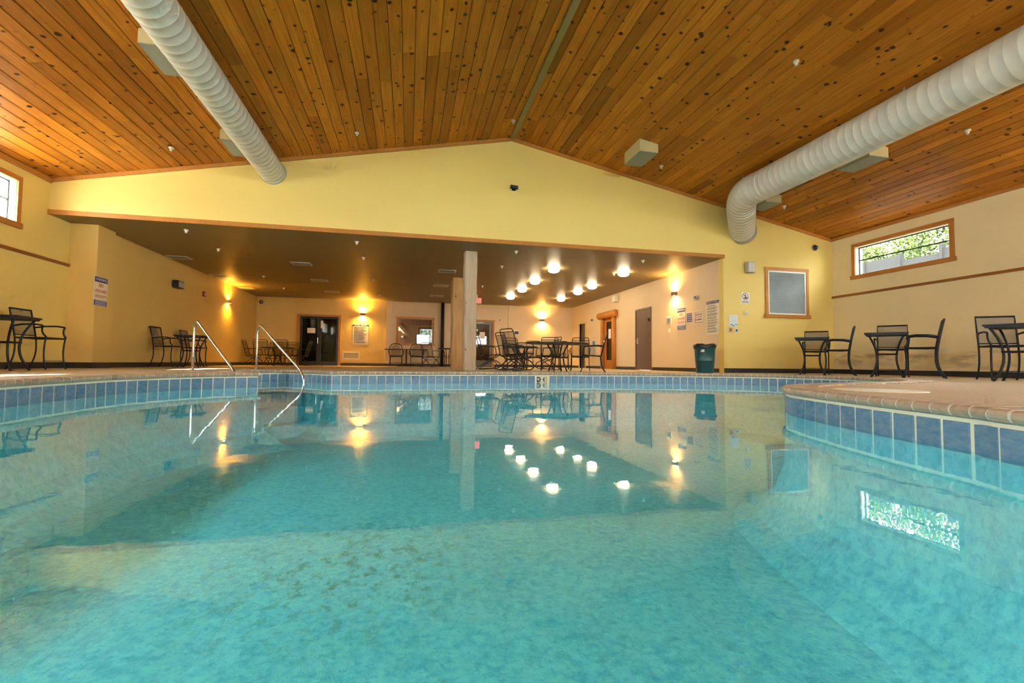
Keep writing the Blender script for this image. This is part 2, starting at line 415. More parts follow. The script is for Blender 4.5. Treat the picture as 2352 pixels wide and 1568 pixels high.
def seg_samples(P, pitch):
    P = [Vector((p[0], p[1])) for p in P]; L = sum((b - a).length for a, b in zip(P, P[1:]))
    k = max(1, round(L / pitch)); step = L / k; out = []; i = 0; acc = 0.0
    for j in range(k):
        s = (j + 0.5) * step
        while i < len(P) - 2 and acc + (P[i + 1] - P[i]).length < s: acc += (P[i + 1] - P[i]).length; i += 1
        d = (P[i + 1] - P[i]); q = P[i] + d.normalized() * (s - acc)
        out.append((q, d.normalized(), step))
    return out

# ------------------------------------------------------------------ structure: floor
outer = [(XL, YR), (XW, YR), (XW, D), (XA, D), (XA, B), (XL, B)]
hole = offset(0.05)
def poly_with_hole(name, outer, hole, z, mat):
    loops = [[Vector((p[0], p[1], 0)) for p in outer]] + ([[Vector((p[0], p[1], 0)) for p in hole]] if hole else [])
    tris = tessellate_polygon(loops); pts = [p for l in loops for p in l]
    m = MB(); m.add([(p.x, p.y, z) for p in pts], tris); return m
fm = poly_with_hole('floor', outer, hole, 0.0, 'deck_concrete')
floor = tag(fm.build('floor', 'deck_concrete'), 'tan textured concrete pool deck running under all the furniture', 'floor', kind='structure')
for p in floor.data.polygons:
    if p.normal.z < 0: p.flip()

# pool basin: grout-coloured wall band, plaster shell, tiles, coping bricks, steps
basin = root('pool_basin', 'free-form swimming pool basin with blue waterline tiles and brick coping', 'pool', (0, 0, 0), kind='structure')
m = MB()
zs = [-0.03, -0.22]
m.add([(p.x, p.y, z) for z in zs for p in OUT], [(i, (i + 1) % N, N + (i + 1) % N, N + i) for i in range(N)])
m.build('grout_band', 'grout', basin)
m = MB()
lev = [(-0.22, 0.0), (-0.66, -0.02), (-0.90, -0.10), (-1.06, -0.24), (-1.15, -0.42)]
rings = [[(OUT[i] + NRM[i] * o) for i in range(N)] for z, o in lev]
# floor relief: shallow dish between two creases
vs = [(p.x, p.y, lev[k][0]) for k, r in enumerate(rings) for p in r]; fs = []
for k in range(len(lev) - 1):
    fs += [(k * N + i, k * N + (i + 1) % N, (k + 1) * N + (i + 1) % N, (k + 1) * N + i) for i in range(N)]
m.add(vs, fs)
bt = [Vector((p.x, p.y, 0)) for p in rings[-1]]
m.add([(p.x, p.y, -1.15) for p in bt], tessellate_polygon([bt]))
m.build('plaster_shell', 'pool_plaster', basin)
m = MB()   # mortar bed with a rounded nose showing between the coping bricks
MP = [(0.24, -0.048), (-0.004, -0.048), (-0.022, -0.041), (-0.031, -0.026), (-0.033, -0.012), (-0.025, 0.002), (-0.010, 0.009), (0.24, 0.009)]
vs = []; fs = []; K = len(MP)
for (o_, z_) in MP:
    vs += [((OUT[i] + NRM[i] * o_).x, (OUT[i] + NRM[i] * o_).y, z_) for i in range(N)]
for k in range(K - 1): fs += [(k * N + i, k * N + (i + 1) % N, (k + 1) * N + (i + 1) % N, (k + 1) * N + i) for i in range(N)]
m.add(vs, fs)
m.build('mortar_bed', 'mortar', basin)

TS = 0.155
tm = MB(); e = 0.005; hw = TS / 2 - 0.0075
tm.add([(-hw, 0, -0.216), (hw, 0, -0.216), (hw, 0, -0.070), (-hw, 0, -0.070),
        (-hw + e, -0.007, -0.211), (hw - e, -0.007, -0.211), (hw - e, -0.007, -0.075), (-hw + e, -0.007, -0.075)],
       [(4, 5, 6, 7), (0, 1, 5, 4), (1, 2, 6, 5), (2, 3, 7, 6), (3, 0, 4, 7)])
tile0 = tm.build('tile', 'pool_tile', basin); TILE = tile0.data; bpy.data.objects.remove(tile0)
bw = 0.106; hb = bw / 2 - 0.0075
prof = [(0.245, -0.05), (-0.005, -0.05), (-0.024, -0.043), (-0.034, -0.026), (-0.036, -0.012), (-0.028, 0.004), (-0.012, 0.012), (0.245, 0.012)]
bm_ = MB(); bm_.prism([(p[0], p[1]) for p in prof], 'x', -hb, hb)
b0 = bm_.build('brick', 'coping_brick', basin); BRICK = b0.data; bpy.data.objects.remove(b0)
def along(P, pitch, src, name, skip=None):
    # local x along the edge, local +y outward
    for q, d, step in seg_samples(P, pitch):
        if skip and skip(q): continue
        a = math.atan2(d.y, d.x)
        inst(name, src, basin, (q.x, q.y, 0), (0, 0, a), (step / pitch, 1, 1))
VIS = lambda P: [p for p in P if p[1] > 0.6]
left_vis = [p for p in LEFT if p[1] > 2.6]
SEGS = [left_vis, [TIP, RBL], [RBL, RBR], [RBR, OBL], VIS(FAR)]
for s_ in SEGS:
    along(s_, TS, TILE, 'tile'); along(s_, bw, BRICK, 'brick')
# tiles and bricks round the part of the pool behind the camera
def joined(P, pitch, src, name, mat):
    m = MB()
    for q, d, step in seg_samples(P, pitch):
        M = Matrix.Translation((q.x, q.y, 0)) @ Matrix.Rotation(math.atan2(d.y, d.x), 4, 'Z')
        m.add([M @ v.co for v in src.vertices], [tuple(p.vertices) for p in src.polygons])
    tag(m.build(name, mat, basin), kind='stuff')
rest = [p for p in FAR if p[1] <= 0.62] + REST[1:-1] + [p for p in LEFT if p[1] <= 2.65]
joined(rest, TS, TILE, 'tile_course', 'pool_tile'); joined(rest, bw, BRICK, 'brick_course', 'coping_brick')
# entry steps
u = (OBL - RBR).normalized(); v_ = (RBL - RBR).normalized(); wd = (RBL - RBR).length
for k in range(3):
    m = MB(); L0, L1 = 0.0, 0.40 + 0.36 * k
    q = [RBR + v_ * 0.03, RBR + v_ * (wd - 0.03), RBR + v_ * (wd - 0.03) + u * L1, RBR + v_ * 0.03 + u * L1]
    z1 = -0.42 - 0.25 * k
    m.add([(p.x, p.y, z) for z in (-1.145, z1) for p in q], [(0, 1, 2, 3), (7, 6, 5, 4), (0, 4, 5, 1), (1, 5, 6, 2), (2, 6, 7, 3), (3, 7, 4, 0)])
    m.build('step', 'pool_plaster', basin)

wp = offset(0.001)
wl = [[Vector((p.x, p.y, 0)) for p in wp]]
m = MB(); m.add([(p.x, p.y, ZW) for p in wl[0]], tessellate_polygon(wl))
water = tag(m.build('pool_water', 'water'), 'calm turquoise pool water reflecting the hall', 'water', kind='structure')
for p in water.data.polygons:
    if p.normal.z < 0: p.flip()

# ------------------------------------------------------------------ walls
WZ0, WZ1 = 2.53, 3.26
WINS = [(7.62, 9.70), (1.95, 4.25), (-2.30, 0.0), (-6.50, -4.20)]
RW = [(7.62, 9.78), (2.95, 5.25), (-1.70, 0.60), (-6.40, -4.10)]
zt = zroof(XL)
wall_left = tag(wall_cells('x', XL, XL - 0.22, YR, 11.62, -0.25, zroof(XL) + 0.02, [(a, b, WZ0, WZ1) for a, b in WINS]).build('wall_left', 'cream_paint'),
                'cream painted hall wall with high windows and a wooden rail', 'wall', kind='structure')
wall_right = tag(wall_cells('x', XW, XW + 0.22, YR, D, -0.25, zroof(XW) + 0.02, [(a, b, 2.50, 3.23) for a, b in RW]).build('wall_right', 'cream_paint_scuffed'),
                 'scuffed cream hall wall behind the three bistro tables', 'wall', kind='structure')
REAR = [(-4.2, -1.4, 2.2, 3.2), (0.8, 3.6, 2.2, 3.2), (5.8, 8.6, 2.2, 3.2)]
m = wall_cells('y', YR, YR - 0.22, XL, XW, -0.25, 3.6, REAR)
m.prism([(XL, 3.58), (XW, 3.58), (XR, ZR + 0.05)], 'y', YR - 0.22, YR)
wall_rear = tag(m.build('wall_rear', 'cream_paint'), 'cream end wall with high windows behind the viewpoint', 'wall', kind='structure')
m = MB()
m.prism([(XL, ZC + 0.04), (XA, ZC + 0.04), (XA, zroof(XA)), (XR, ZR), (XL, zroof(XL))], 'y', D, D + 0.2)
m.prism([(XA, -0.25), (XW + 0.22, -0.25), (XW + 0.22, zroof(XW + 0.22)), (XA, zroof(XA))], 'y', D, D + 0.2)
wall_gable = tag(m.build('wall_gable', 'cream_paint'), 'yellow cream gable wall over the wide alcove opening', 'wall', kind='structure')
DOOR_B = (14.10, 15.165)
m = wall_cells('x', XA, XA + 0.2, D + 0.2, B, -0.25, ZC + 0.05, [(14.14, 15.12, 0.0, 2.04), (16.95, 17.85, 0.0, 2.06), (20.0, 20.72, 0.0, 2.02)])
wall_ar = tag(m.build('wall_alcove_right', 'alcove_paint'), 'pale cream alcove wall with the brown door and the notices', 'wall', kind='structure')
m = wall_cells('x', XLA, XLA - 0.36, 11.62, B, -0.25, ZC + 0.05, [])
m.box(XL, -6.2, 11.05, 11.62, -0.25, ZC + 0.02)
wall_al = tag(m.build('wall_alcove_left', 'sconce_ochre_paint'), 'ochre alcove side wall with the warning sign on its corner pier', 'wall', kind='structure')
BACK_OP = [(-4.60, -3.02, 0.0, 2.13), (-0.47, 1.02, 1.02, 2.14), (2.02, 3.80, 0.0, 2.11)]
wb = wall_cells('y', B, B + 0.2, XL, -1.01, -0.25, ZC + 0.05, BACK_OP[:1])
tag(wb.build('wall_back_left', 'sconce_ochre_paint'), 'ochre part of the far alcove wall with the double glass door', 'wall', kind='structure')
m = wall_cells('y', B, B + 0.2, -1.01, XA + 0.2, -0.25, ZC + 0.05, BACK_OP[1:])
m.box(-1.01, -0.74, B - 0.05, B, 0.0, ZC); m.box(4.56, 4.80, B - 0.05, B, 0.0, ZC)
wall_back = tag(m.build('wall_back', 'alcove_paint'), 'pale part of the far alcove wall with the lobby window', 'wall', kind='structure')
ceil_a = tag(MB().box(XL - 0.2, XA, D - 0.001, D + 0.2, ZC, ZC + 0.039).box(XL - 0.2, XA + 0.2, D + 0.2, B + 0.2, ZC, ZC + 0.2).build('ceiling_alcove', 'alcove_ceiling_paint'),
             'low glossy brown painted ceiling over the alcove', 'ceiling', kind='structure')

# ------------------------------------------------------------------ plank ceiling
TH = math.atan(SL); PW = 0.19
pm = MB(); g_ = 0.011
pm.prism([(0.0015, 0.022), (0.0015, g_), (0.0015 + g_ * 0.7, 0), (PW - 0.0015 - g_ * 0.7, 0), (PW - 0.0015, g_), (PW - 0.0015, 0.022)], 'y', 0.0, 1.0)
p0 = pm.build('plank', 'ceiling_wood'); PLANK = p0.data; bpy.data.objects.remove(p0)
def slope(side, name, label):
    sgn = -1 if side == 'l' else 1
    xe = XL if side == 'l' else XW
    Ltot = abs(xe - XR) / math.cos(TH) + 0.02
    m = MB()
    dx = sgn * math.cos(TH); dz = -math.sin(TH)
    a = Vector((XR, 0, ZR + 0.03)); b = a + Vector((dx, 0, dz)) * (Ltot + 0.3)
    m.add([(a.x, YR - 0.2, a.z), (b.x, YR - 0.2, b.z), (b.x, D + 0.15, b.z), (a.x, D + 0.15, a.z), (a.x, YR - 0.2, a.z + 0.1), (b.x, YR - 0.2, b.z + 0.1), (b.x, D + 0.15, b.z + 0.1), (a.x, D + 0.15, a.z + 0.1)],
          [(0, 1, 2, 3), (4, 5, 6, 7), (0, 4, 5, 1), (1, 5, 6, 2), (2, 6, 7, 3), (3, 7, 4, 0)])
    par = tag(m.build(name, 'rail_wood'), label, 'ceiling', kind='structure')
    n = int(math.ceil(Ltot / PW)); rr = random.Random(3 if side == 'l' else 5)
    jm = MB()
    for k in range(n):
        s = k * PW
        P = Vector((XR, 0, ZR)) + Vector((dx, 0, dz)) * (s if side == 'r' else s + PW)
        ry = TH if side == 'r' else -TH
        y = D; ys = []
        y -= rr.uniform(0.9, 3.6); prev = D
        while True:
            if y < 1.2: y = 1.0
            ys.append((y, prev)); prev = y
            if y <= 1.0: break
            y -= rr.uniform(2.6, 4.4)
            if y < 2.2: y = 1.0
        for (ya, yb) in ys:
            inst('plank', PLANK, par, (P.x, ya + 0.001, P.z + rr.uniform(-0.0015, 0.0015)), (0, ry, 0), (1, yb - ya - 0.002, 1))
        M = Matrix.Translation((P.x, YR, P.z)) @ Matrix.Rotation(ry, 4, 'Y') @ Matrix.Diagonal((1, 1.0 - YR, 1, 1))
        jm.add([M @ v.co for v in PLANK.vertices], [tuple(p.vertices) for p in PLANK.polygons])
    tag(jm.build('plank_run', 'ceiling_wood', par), kind='stuff')
    return par
ceil_l = slope('l', 'ceiling_left', 'knotty pine plank slope of the ceiling above the white duct')
ceil_r = slope('r', 'ceiling_right', 'knotty pine plank slope of the ceiling above the elbowed duct')

# trims
tag(MB().box(XR - 0.055, XR + 0.055, YR, D, ZR - 0.045, ZR - 0.008).build('trim_1', 'olive_wood'), 'olive ridge batten along the peak of the plank ceiling', 'trim', kind='structure')
def roof_trim(name, xa, xb, label):
    za, zb = zroof(xa), zroof(xb)
    m = MB(); m.prism([(xa, za - 0.075), (xb, zb - 0.075), (xb, zb + 0.0), (xa, za + 0.0)], 'y', D - 0.028, D + 0.0)
    tag(m.build(name, 'trim_wood'), label, 'trim', kind='structure')
roof_trim('trim_2', XL, XR, 'wood moulding where the gable meets the ceiling slope by the white duct')
roof_trim('trim_3', XR, XW, 'wood moulding where the gable meets the ceiling slope by the elbowed duct')
tag(MB().box(XL, XL + 0.03, YR, D, zroof(XL) - 0.09, zroof(XL)).build('trim_4', 'trim_wood'), 'wood moulding at the eave above the sunlit window', 'trim', kind='structure')
tag(MB().box(XW - 0.03, XW, YR, D, zroof(XW) - 0.07, zroof(XW)).build('trim_5', 'trim_wood'), 'wood moulding at the eave above the leafy window', 'trim', kind='structure')
tag(MB().box(XL - 0.0, XA + 0.03, D - 0.035, D + 0.01, ZC - 0.005, ZC + 0.085).build('trim_6', 'trim_wood'), 'long orange wood board along the bottom of the gable', 'trim', kind='structure')
tag(MB().box(XL, XL + 0.03, YR, 11.05, 2.02, 2.075).build('trim_7', 'rail_wood'), 'thin brown wall rail under the sunlit window', 'trim', kind='structure')
tag(MB().box(XW - 0.03, XW, YR, D, 2.0, 2.055).build('trim_8', 'rail_wood'), 'thin brown wall rail under the leafy window', 'trim', kind='structure')
# baseboards
BH = 0.115
tag(MB().box(XL, XL + 0.012, YR, 11.05, 0, BH).build('baseboard_left', 'black_rubber'), 'black rubber baseboard along the hall wall by the steps', 'baseboard', kind='structure')
tag(MB().box(XL + 0.012, -6.188, 11.038, 11.05, 0, BH).box(-6.2, -6.188, 11.05, 11.62, 0, BH).box(XLA, XLA + 0.012, 11.62, B, 0, BH).build('baseboard_alcove_left', 'black_rubber'),
    'black rubber baseboard round the pier and ochre alcove wall', 'baseboard', kind='structure')
tag(MB().box(XW - 0.012, XW, YR, D, 0, BH).build('baseboard_right', 'black_rubber'), 'black rubber baseboard behind the bistro tables', 'baseboard', kind='structure')
tag(MB().box(XA, XW, D - 0.012, D, 0, BH).build('baseboard_gable', 'black_rubber'), 'black rubber baseboard under the blinds window', 'baseboard', kind='structure')
m = MB()
for a, b in ((D + 0.2, 14.04), (15.22, 16.75), (18.05, 19.95), (20.8, B)): m.box(XA - 0.012, XA, a, b, 0, BH * 0.9)
tag(m.build('baseboard_alcove_right', 'black_rubber'), 'black rubber baseboard along the wall with the brown door', 'baseboard', kind='structure')
m = MB()
for a, b in ((XLA, -4.7), (-2.9, 1.95), (3.9, XA)): m.box(a, b, B - 0.064, B - 0.05, 0, BH)
tag(m.build('baseboard_back', 'black_rubber'), 'black rubber baseboard along the far alcove wall', 'baseboard', kind='structure')

# ------------------------------------------------------------------ hall windows
def portal(loc, rot, sx, sy):
    ld = bpy.data.lights.new('daylight_portal', 'AREA'); ld.shape = 'RECTANGLE'; ld.size = sx; ld.size_y = sy; ld.cycles.is_portal = True
    o = bpy.data.objects.new('daylight_portal', ld); COL.objects.link(o); o.location = loc; o.rotation_euler = rot
def side_window(num, side, ya, yb, z0, z1, label, trim='trim_wood'):
    s = 1 if side == 'r' else -1; X = XW if side == 'r' else XL
    r = root('window_%d' % num, label, 'window', (0, 0, 0), kind='structure')
    xi0, xi1 = sorted((X, X - s * 0.028)); w = 0.085
    m = MB().box(xi0, xi1, ya - w, yb + w, z1 - 0.005, z1 + w).box(xi0, xi1, ya - w, ya + 0.004, z0, z1 - 0.005).box(xi0, xi1, yb - 0.004, yb + w, z0, z1 - 0.005)
    m.build('window_casing', trim, r)
    MB().box(min(X, X - s * 0.045), max(X, X - s * 0.045), ya - w - 0.03, yb + w + 0.03, z0 - 0.09, z0 + 0.004).build('window_sill', trim, r)
    x0, x1 = sorted((X + s * 0.001, X + s * 0.16))
    MB().box(x0, x1, ya, yb, z0 - 0.0, z0 + 0.012).box(x0, x1, ya, yb, z1 - 0.012, z1).box(x0, x1, ya, ya + 0.012, z0 + 0.012, z1 - 0.012).box(x0, x1, yb - 0.012, yb, z0 + 0.012, z1 - 0.012).build('reveal', 'white_paint', r)
    xg0, xg1 = sorted((X + s * 0.10, X + s * 0.125)); zm = (z0 + z1) / 2 + 0.02
    f = MB().box(xg0, xg1, ya + 0.012, yb - 0.012, z0 + 0.012, z0 + 0.032).box(xg0, xg1, ya + 0.012, yb - 0.012, z1 - 0.032, z1 - 0.012)
    f.box(xg0, xg1, ya + 0.012, ya + 0.032, z0 + 0.032, z1 - 0.032).box(xg0, xg1, yb - 0.032, yb - 0.012, z0 + 0.032, z1 - 0.032)
    f.build('sash', 'dark_frame', r)
    MB().box(xg0, xg1, ya + 0.032, yb - 0.032, zm - 0.013, zm + 0.013).build('glazing_bar', 'dark_frame', r)
    if side == 'l': MB().box(xg0, xg1, (ya + yb) / 2 - 0.012, (ya + yb) / 2 + 0.012, z0 + 0.03, z1 - 0.03).build('mullion', 'white_paint', r)
    xp = X + s * 0.112
    MB().box(xp - 0.002, xp + 0.002, ya + 0.03, yb - 0.03, z0 + 0.03, zm - 0.008).build('pane', 'dimming_glass' if num == 5 else 'half_dimming_glass' if num == 1 else 'clear_glass', r)
    MB().box(xp - 0.002, xp + 0.002, ya + 0.03, yb - 0.03, zm + 0.008, z1 - 0.03).build('pane', 'dimming_glass' if num == 5 else 'half_dimming_glass' if num == 1 else 'clear_glass', r)
    portal((X + s * 0.19, (ya + yb) / 2, (z0 + z1) / 2), (0, s * PI / 2, 0), z1 - z0, yb - ya)
names_l = ['sunlit overexposed window high in the wall by the steps', 'second window along the wall by the steps', 'third window along the wall by the steps', 'fourth window along the wall by the steps']
names_r = ['wide wood-framed window showing green leaves outside', 'second window along the scuffed wall', 'third window along the scuffed wall', 'fourth window along the scuffed wall']
for i, (a, b) in enumerate(WINS): side_window(1 + i, 'l', a, b, WZ0, WZ1, names_l[i])
for i, (a, b) in enumerate(RW): side_window(5 + i, 'r', a, b, 2.50, 3.23, names_r[i])
for i, (xa, xb, za, zb) in enumerate(REAR):
    r = root('window_%d' % (11 + i), '%s high window in the end wall behind the viewpoint' % ['first', 'second', 'third'][i], 'window', kind='structure')
    MB().box(xa - 0.08, xb + 0.08, YR, YR + 0.03, zb, zb + 0.09).box(xa - 0.08, xb + 0.08, YR, YR + 0.03, za - 0.09, za).box(xa - 0.08, xa, YR, YR + 0.03, za, zb).box(xb, xb + 0.08, YR, YR + 0.03, za, zb).build('window_casing', 'trim_wood', r)
    xm = (xa + xb) / 2
    MB().box(xm - 0.03, xm + 0.03, YR - 0.12, YR - 0.07, za, zb).box(xa, xa + 0.04, YR - 0.12, YR - 0.07, za, zb).box(xb - 0.04, xb, YR - 0.12, YR - 0.07, za, zb).build('sash', 'dark_frame', r)
    MB().box(xa + 0.04, xm - 0.03, YR - 0.1, YR - 0.094, za, zb).build('pane', 'clear_glass', r); MB().box(xm + 0.03, xb - 0.04, YR - 0.1, YR - 0.094, za, zb).build('pane', 'clear_glass', r)
    portal(((xa + xb) / 2, YR - 0.19, (za + zb) / 2), (PI / 2, 0, PI), xb - xa, zb - za)

# ------------------------------------------------------------------ window with blinds on the gable
r = root('window_9', 'wood-framed window with closed grey blinds on the gable', 'window', kind='structure')
gx0, gx1, gz0, gz1 = 9.06, 10.22, 1.52, 2.66
MB().box(gx0 - 0.09, gx1 + 0.09, D - 0.03, D - 0.002, gz1, gz1 + 0.09).box(gx0 - 0.08, gx0, D - 0.03, D - 0.002, gz0, gz1).box(gx1, gx1 + 0.08, D - 0.03, D - 0.002, gz0, gz1).build('window_casing', 'trim_wood', r)
MB().box(gx0 - 0.12, gx1 + 0.12, D - 0.05, D - 0.002, gz0 - 0.085, gz0).build('window_sill', 'trim_wood', r)
w = 0.035
MB().box(gx0, gx1, D - 0.02, D - 0.002, gz1 - w, gz1).box(gx0, gx1, D - 0.02, D - 0.002, gz0, gz0 + w).box(gx0, gx0 + w, D - 0.02, D - 0.002, gz0 + w, gz1 - w).box(gx1 - w, gx1, D - 0.02, D - 0.002, gz0 + w, gz1 - w).build('window_frame', 'white_paint', r)
m = MB(); k = 32; hh = (gz1 - gz0 - 2 * w) / k
for i in range(k):
    z = gz0 + w + i * hh
    m.add([(gx0 + w, D - 0.020, z), (gx1 - w, D - 0.020, z), (gx1 - w, D - 0.004, z + hh), (gx0 + w, D - 0.004, z + hh), (gx0 + w, D - 0.003, z), (gx1 - w, D - 0.003, z), (gx1 - w, D - 0.003, z + hh), (gx0 + w, D - 0.003, z + hh)],
          [(0, 1, 2, 3), (4, 7, 6, 5), (0, 4, 5, 1), (2, 6, 7, 3), (0, 3, 7, 4), (1, 5, 6, 2)])
tag(m.build('blind', 'blind_grey', r), kind='stuff')

# ------------------------------------------------------------------ outdoors beyond the windows
MB().box(-40, XL - 0.25, -40, 40, -0.6, -0.4).box(XW + 0.25, 40, -40, 40, -0.6, -0.4).build('ground', 'ground')
tag(MB().box(-9.6, XL - 0.24, -8.8, 10.2, 1.9, 2.0).build('bounce_roof', 'white_paint'), 'unseen white roof slab added outside the windows to bounce sun onto the ceiling', 'roof', kind='structure')  # added out of view as a reflector, throws sunlight up through the windows
tag(bpy.data.objects['ground'], 'pale ground outside the hall windows', 'ground', kind='structure')
fr_ = root('garden_fence', 'tall grey panel fence outside the leafy window', 'fence', (14.6, 0, 0))
for i in range(9):
    y = 4.5 + i * 1.15
    MB().box(-0.03, 0.03, y, y + 1.12, -0.4, 3.72 - 0.10 * (i % 3) - 0.02 * i).build('panel', 'fence_grey', fr_)
    MB().box(-0.08, 0.08, y - 0.05, y + 0.03, -0.4, 3.76 - 0.02 * i).build('post', 'fence_grey', fr_)
def tree(x, y, z0, rad, hgt, seed, label, n=9000):
    rr = random.Random(seed); r = root('garden_tree', label, 'tree', (x, y, -0.4), group='trees outside the leafy window')
    MB().tube([(0, 0, 0), (0.05, 0.03, z0 * 0.6), (0, 0, z0 + hgt * 0.6)], [0.14, 0.11, 0.05], 8).build('trunk', 'bark', r, True)
    m = MB()
    for _ in range(n):
        a = rr.uniform(0, 2 * PI); q = rr.uniform(-1, 1); R = rr.uniform(0.25, 1) ** 0.5
        p = Vector((math.cos(a) * rad * R * math.sqrt(1 - q * q), math.sin(a) * rad * R * math.sqrt(1 - q * q), z0 + hgt * 0.5 * (1 + q * R)))
        n_ = Vector((rr.gauss(0, 1), rr.gauss(0, 1), rr.gauss(0, 1))).normalized(); t1 = n_.orthogonal().normalized(); t2 = n_.cross(t1); s = rr.uniform(0.03, 0.08)
        m.add([p - t1 * s, p + t2 * s * 0.5, p + t1 * s, p - t2 * s * 0.5], [(0, 1, 2, 3)])
    tag(m.build('leaves', 'leaf_green', r), kind='stuff')
tree(16.6, 8.9, 2.3, 1.3, 3.4, 1, 'leafy tree outside the window, nearest the gable end')
tree(16.9, 11.8, 2.3, 1.4, 3.6, 2, 'leafy tree outside the window, between two others')
tree(19.8, 15.9, 2.6, 1.5, 4.4, 4, 'leafy tree outside the window, standing back behind the others')
tree(16.4, 14.8, 2.3, 1.4, 3.4, 3, 'leafy tree outside the window, farthest along the fence')

# ------------------------------------------------------------------ ducts
def duct(name, label, path, R, mat, pitch=0.15, n=32, ridge=1.013):
    r = root(name, label, 'duct')
    P = [Vector(p) for p in path]; pts = []; rs = []
    L = [0.0]
    for a, b in zip(P, P[1:]): L.append(L[-1] + (b - a).length)
    def at(s):
        for i in range(len(P) - 1):
            if s <= L[i + 1] + 1e-9: return P[i].lerp(P[i + 1], (s - L[i]) / (L[i + 1] - L[i]))
        return P[-1]
    s = 0.0
    while s < L[-1]:
        for ds, k in ((0.0, 1.0), (pitch * 0.45, 1.004), (pitch * 0.88, 1.0), (pitch * 0.92, ridge), (pitch * 0.97, ridge)):
            if s + ds < L[-1]: pts.append(at(s + ds)); rs.append(R * k)
        s += pitch
    pts.append(P[-1]); rs.append(R)
    MB().tube(pts, rs, n).build('duct_body', mat, r, True)
    return r
dl = duct('air_duct', 'straight white spiral air duct running into the gable wall', [(-2.83, -8.9, 4.09), (-2.83, D + 0.05, 4.09)], 0.245, 'duct_white')
MB().tube([(-2.83, D - 0.02, 4.09), (-2.83, D - 0.002, 4.09)], [0.262, 0.262], 32).build('wall_collar', 'grey_plastic', dl)
elb = [Vector((7.2, 8.55, 3.98)), Vector((7.2, 9.0, 3.98)), Vector((7.62, 9.58, 3.85)), Vector((8.32, D + 0.02, 3.60))]
path = [(7.2, -8.9, 3.98)] + [tuple(p) for p in crom([(7.2, 8.3, 3.98), (7.2, 8.85, 3.98), (7.42, 9.34, 3.91), (7.95, 10.0, 3.73), (8.34, 10.5, 3.60)], 5)]
dr = duct('air_duct', 'large grey spiral air duct with an elbow turning into the gable wall', path, 0.315, 'duct_grey', 0.14, 32, 1.006)
MB().tube([(8.26, D - 0.09, 3.63), (8.33, D + 0.0, 3.605)], [0.33, 0.33], 32).build('wall_collar', 'grey_plastic', dr)
for y in (1.8, 5.5, 9.0):
    MB().box(7.19, 7.21, y - 0.01, y + 0.01, 4.28, zroof(7.2) - 0.0).build('hanger', 'grey_plastic', dr)
for y in (3.0, 6.5, 9.8):
    MB().box(-2.84, -2.82, y - 0.01, y + 0.01, 4.32, zroof(-2.83)).build('hanger', 'grey_plastic', dl)

# ------------------------------------------------------------------ ceiling boxes (speaker housings)
BOX_L = ['cream ceiling box on the plank slope, clear of both ducts', 'cream ceiling box behind the white duct, nearer the viewer', 'cream ceiling box behind the white duct, nearer the gable',
         'cream ceiling box behind the elbowed duct, halfway along', 'cream ceiling box behind the elbowed duct, close to the gable']
for lab, (xa, ya, yb) in zip(BOX_L, [(4.63, 8.87, 9.58), (-3.34, 6.50, 7.16), (-3.34, 9.08, 9.76), (7.98, 6.72, 7.40), (7.98, 9.22, 9.80)]):
    bw_ = 0.42 if xa > 0 else 0.25; xb = xa + bw_; zl, zr2 = zroof(xa), zroof(xb); zb = min(zl, zr2) - 0.19
    r = root('ceiling_box', lab, 'ceiling box', (xa, ya, zb), group='boxes on the plank ceiling')
    m = MB(); m.prism([(0, 0.012), (bw_, 0.012), (bw_, zr2 - zb), (0, zl - zb)], 'y', 0, yb - ya); m.build('housing', 'box_side', r)
    MB().box(0.0, bw_, 0.0, yb - ya, 0.0, 0.012).build('grille', 'box_bottom', r)

# ------------------------------------------------------------------ sprinklers
def sprinkler_proto():
    r = root('sprinkler_head', 'x', 'sprinkler')
    MB().lathe([(0.0, 0.0), (0.045, 0.0), (0.042, -0.018), (0.03, -0.03), (0.0, -0.03)], 14).build('escutcheon', 'white_plastic', r, True)
    MB().lathe([(0.026, -0.028), (0.022, -0.06), (0.012, -0.07), (0.0, -0.07)], 12).build('body', 'white_plastic', r, True)
    MB().lathe([(0.0, -0.07), (0.018, -0.074), (0.018, -0.08), (0.0, -0.08)], 10).build('deflector', 'chrome', r)
    return r
spk = sprinkler_proto(); nest(spk, [('deflector', 'body')])
SPR = []
ord_ = ['nearest the gable', 'second from the gable']
for (x, nm) in [(-4.32, 'by the sunlit eave'), (-1.09, 'left of the ridge'), (2.08, 'beside the ridge batten'), (5.55, 'right of the ridge'), (8.83, 'by the leafy window eave')]:
    for y, k in ((9.61, 'near the gable'), (5.77, 'nearer the viewer')):
        if y < 6 and x < 3: continue
        SPR.append((x, y, zroof(x), 'white sprinkler on the plank ceiling %s, %s' % (nm, k), 'sprinklers on the plank ceiling'))
rowname = {-4.6: 'first column from the ochre wall', -1.2: 'second column from the ochre wall', 2.5: 'column behind the log posts', 5.93: 'column nearest the brown door wall'}
for x, ys in ((-4.6, (11.0, 12.7, 16.4, 18.9)), (-1.2, (11.1, 12.75, 16.1, 19.8)), (2.5, (11.05, 12.88, 16.4)), (5.93, (11.2, 13.0, 20.0))):
    for i, y in enumerate(ys):
        SPR.append((x, y, ZC, 'white sprinkler on the alcove ceiling, %s, %s from the opening' % (rowname[x], ['first', 'second', 'third', 'fourth'][i]), 'sprinklers on the alcove ceiling'))
for i, (x, y, z, lab, grp) in enumerate(SPR):
    o = spk if i == 0 else copy_tree(spk)
    o.location = (x, y, z); tag(o, lab, 'sprinkler', grp)

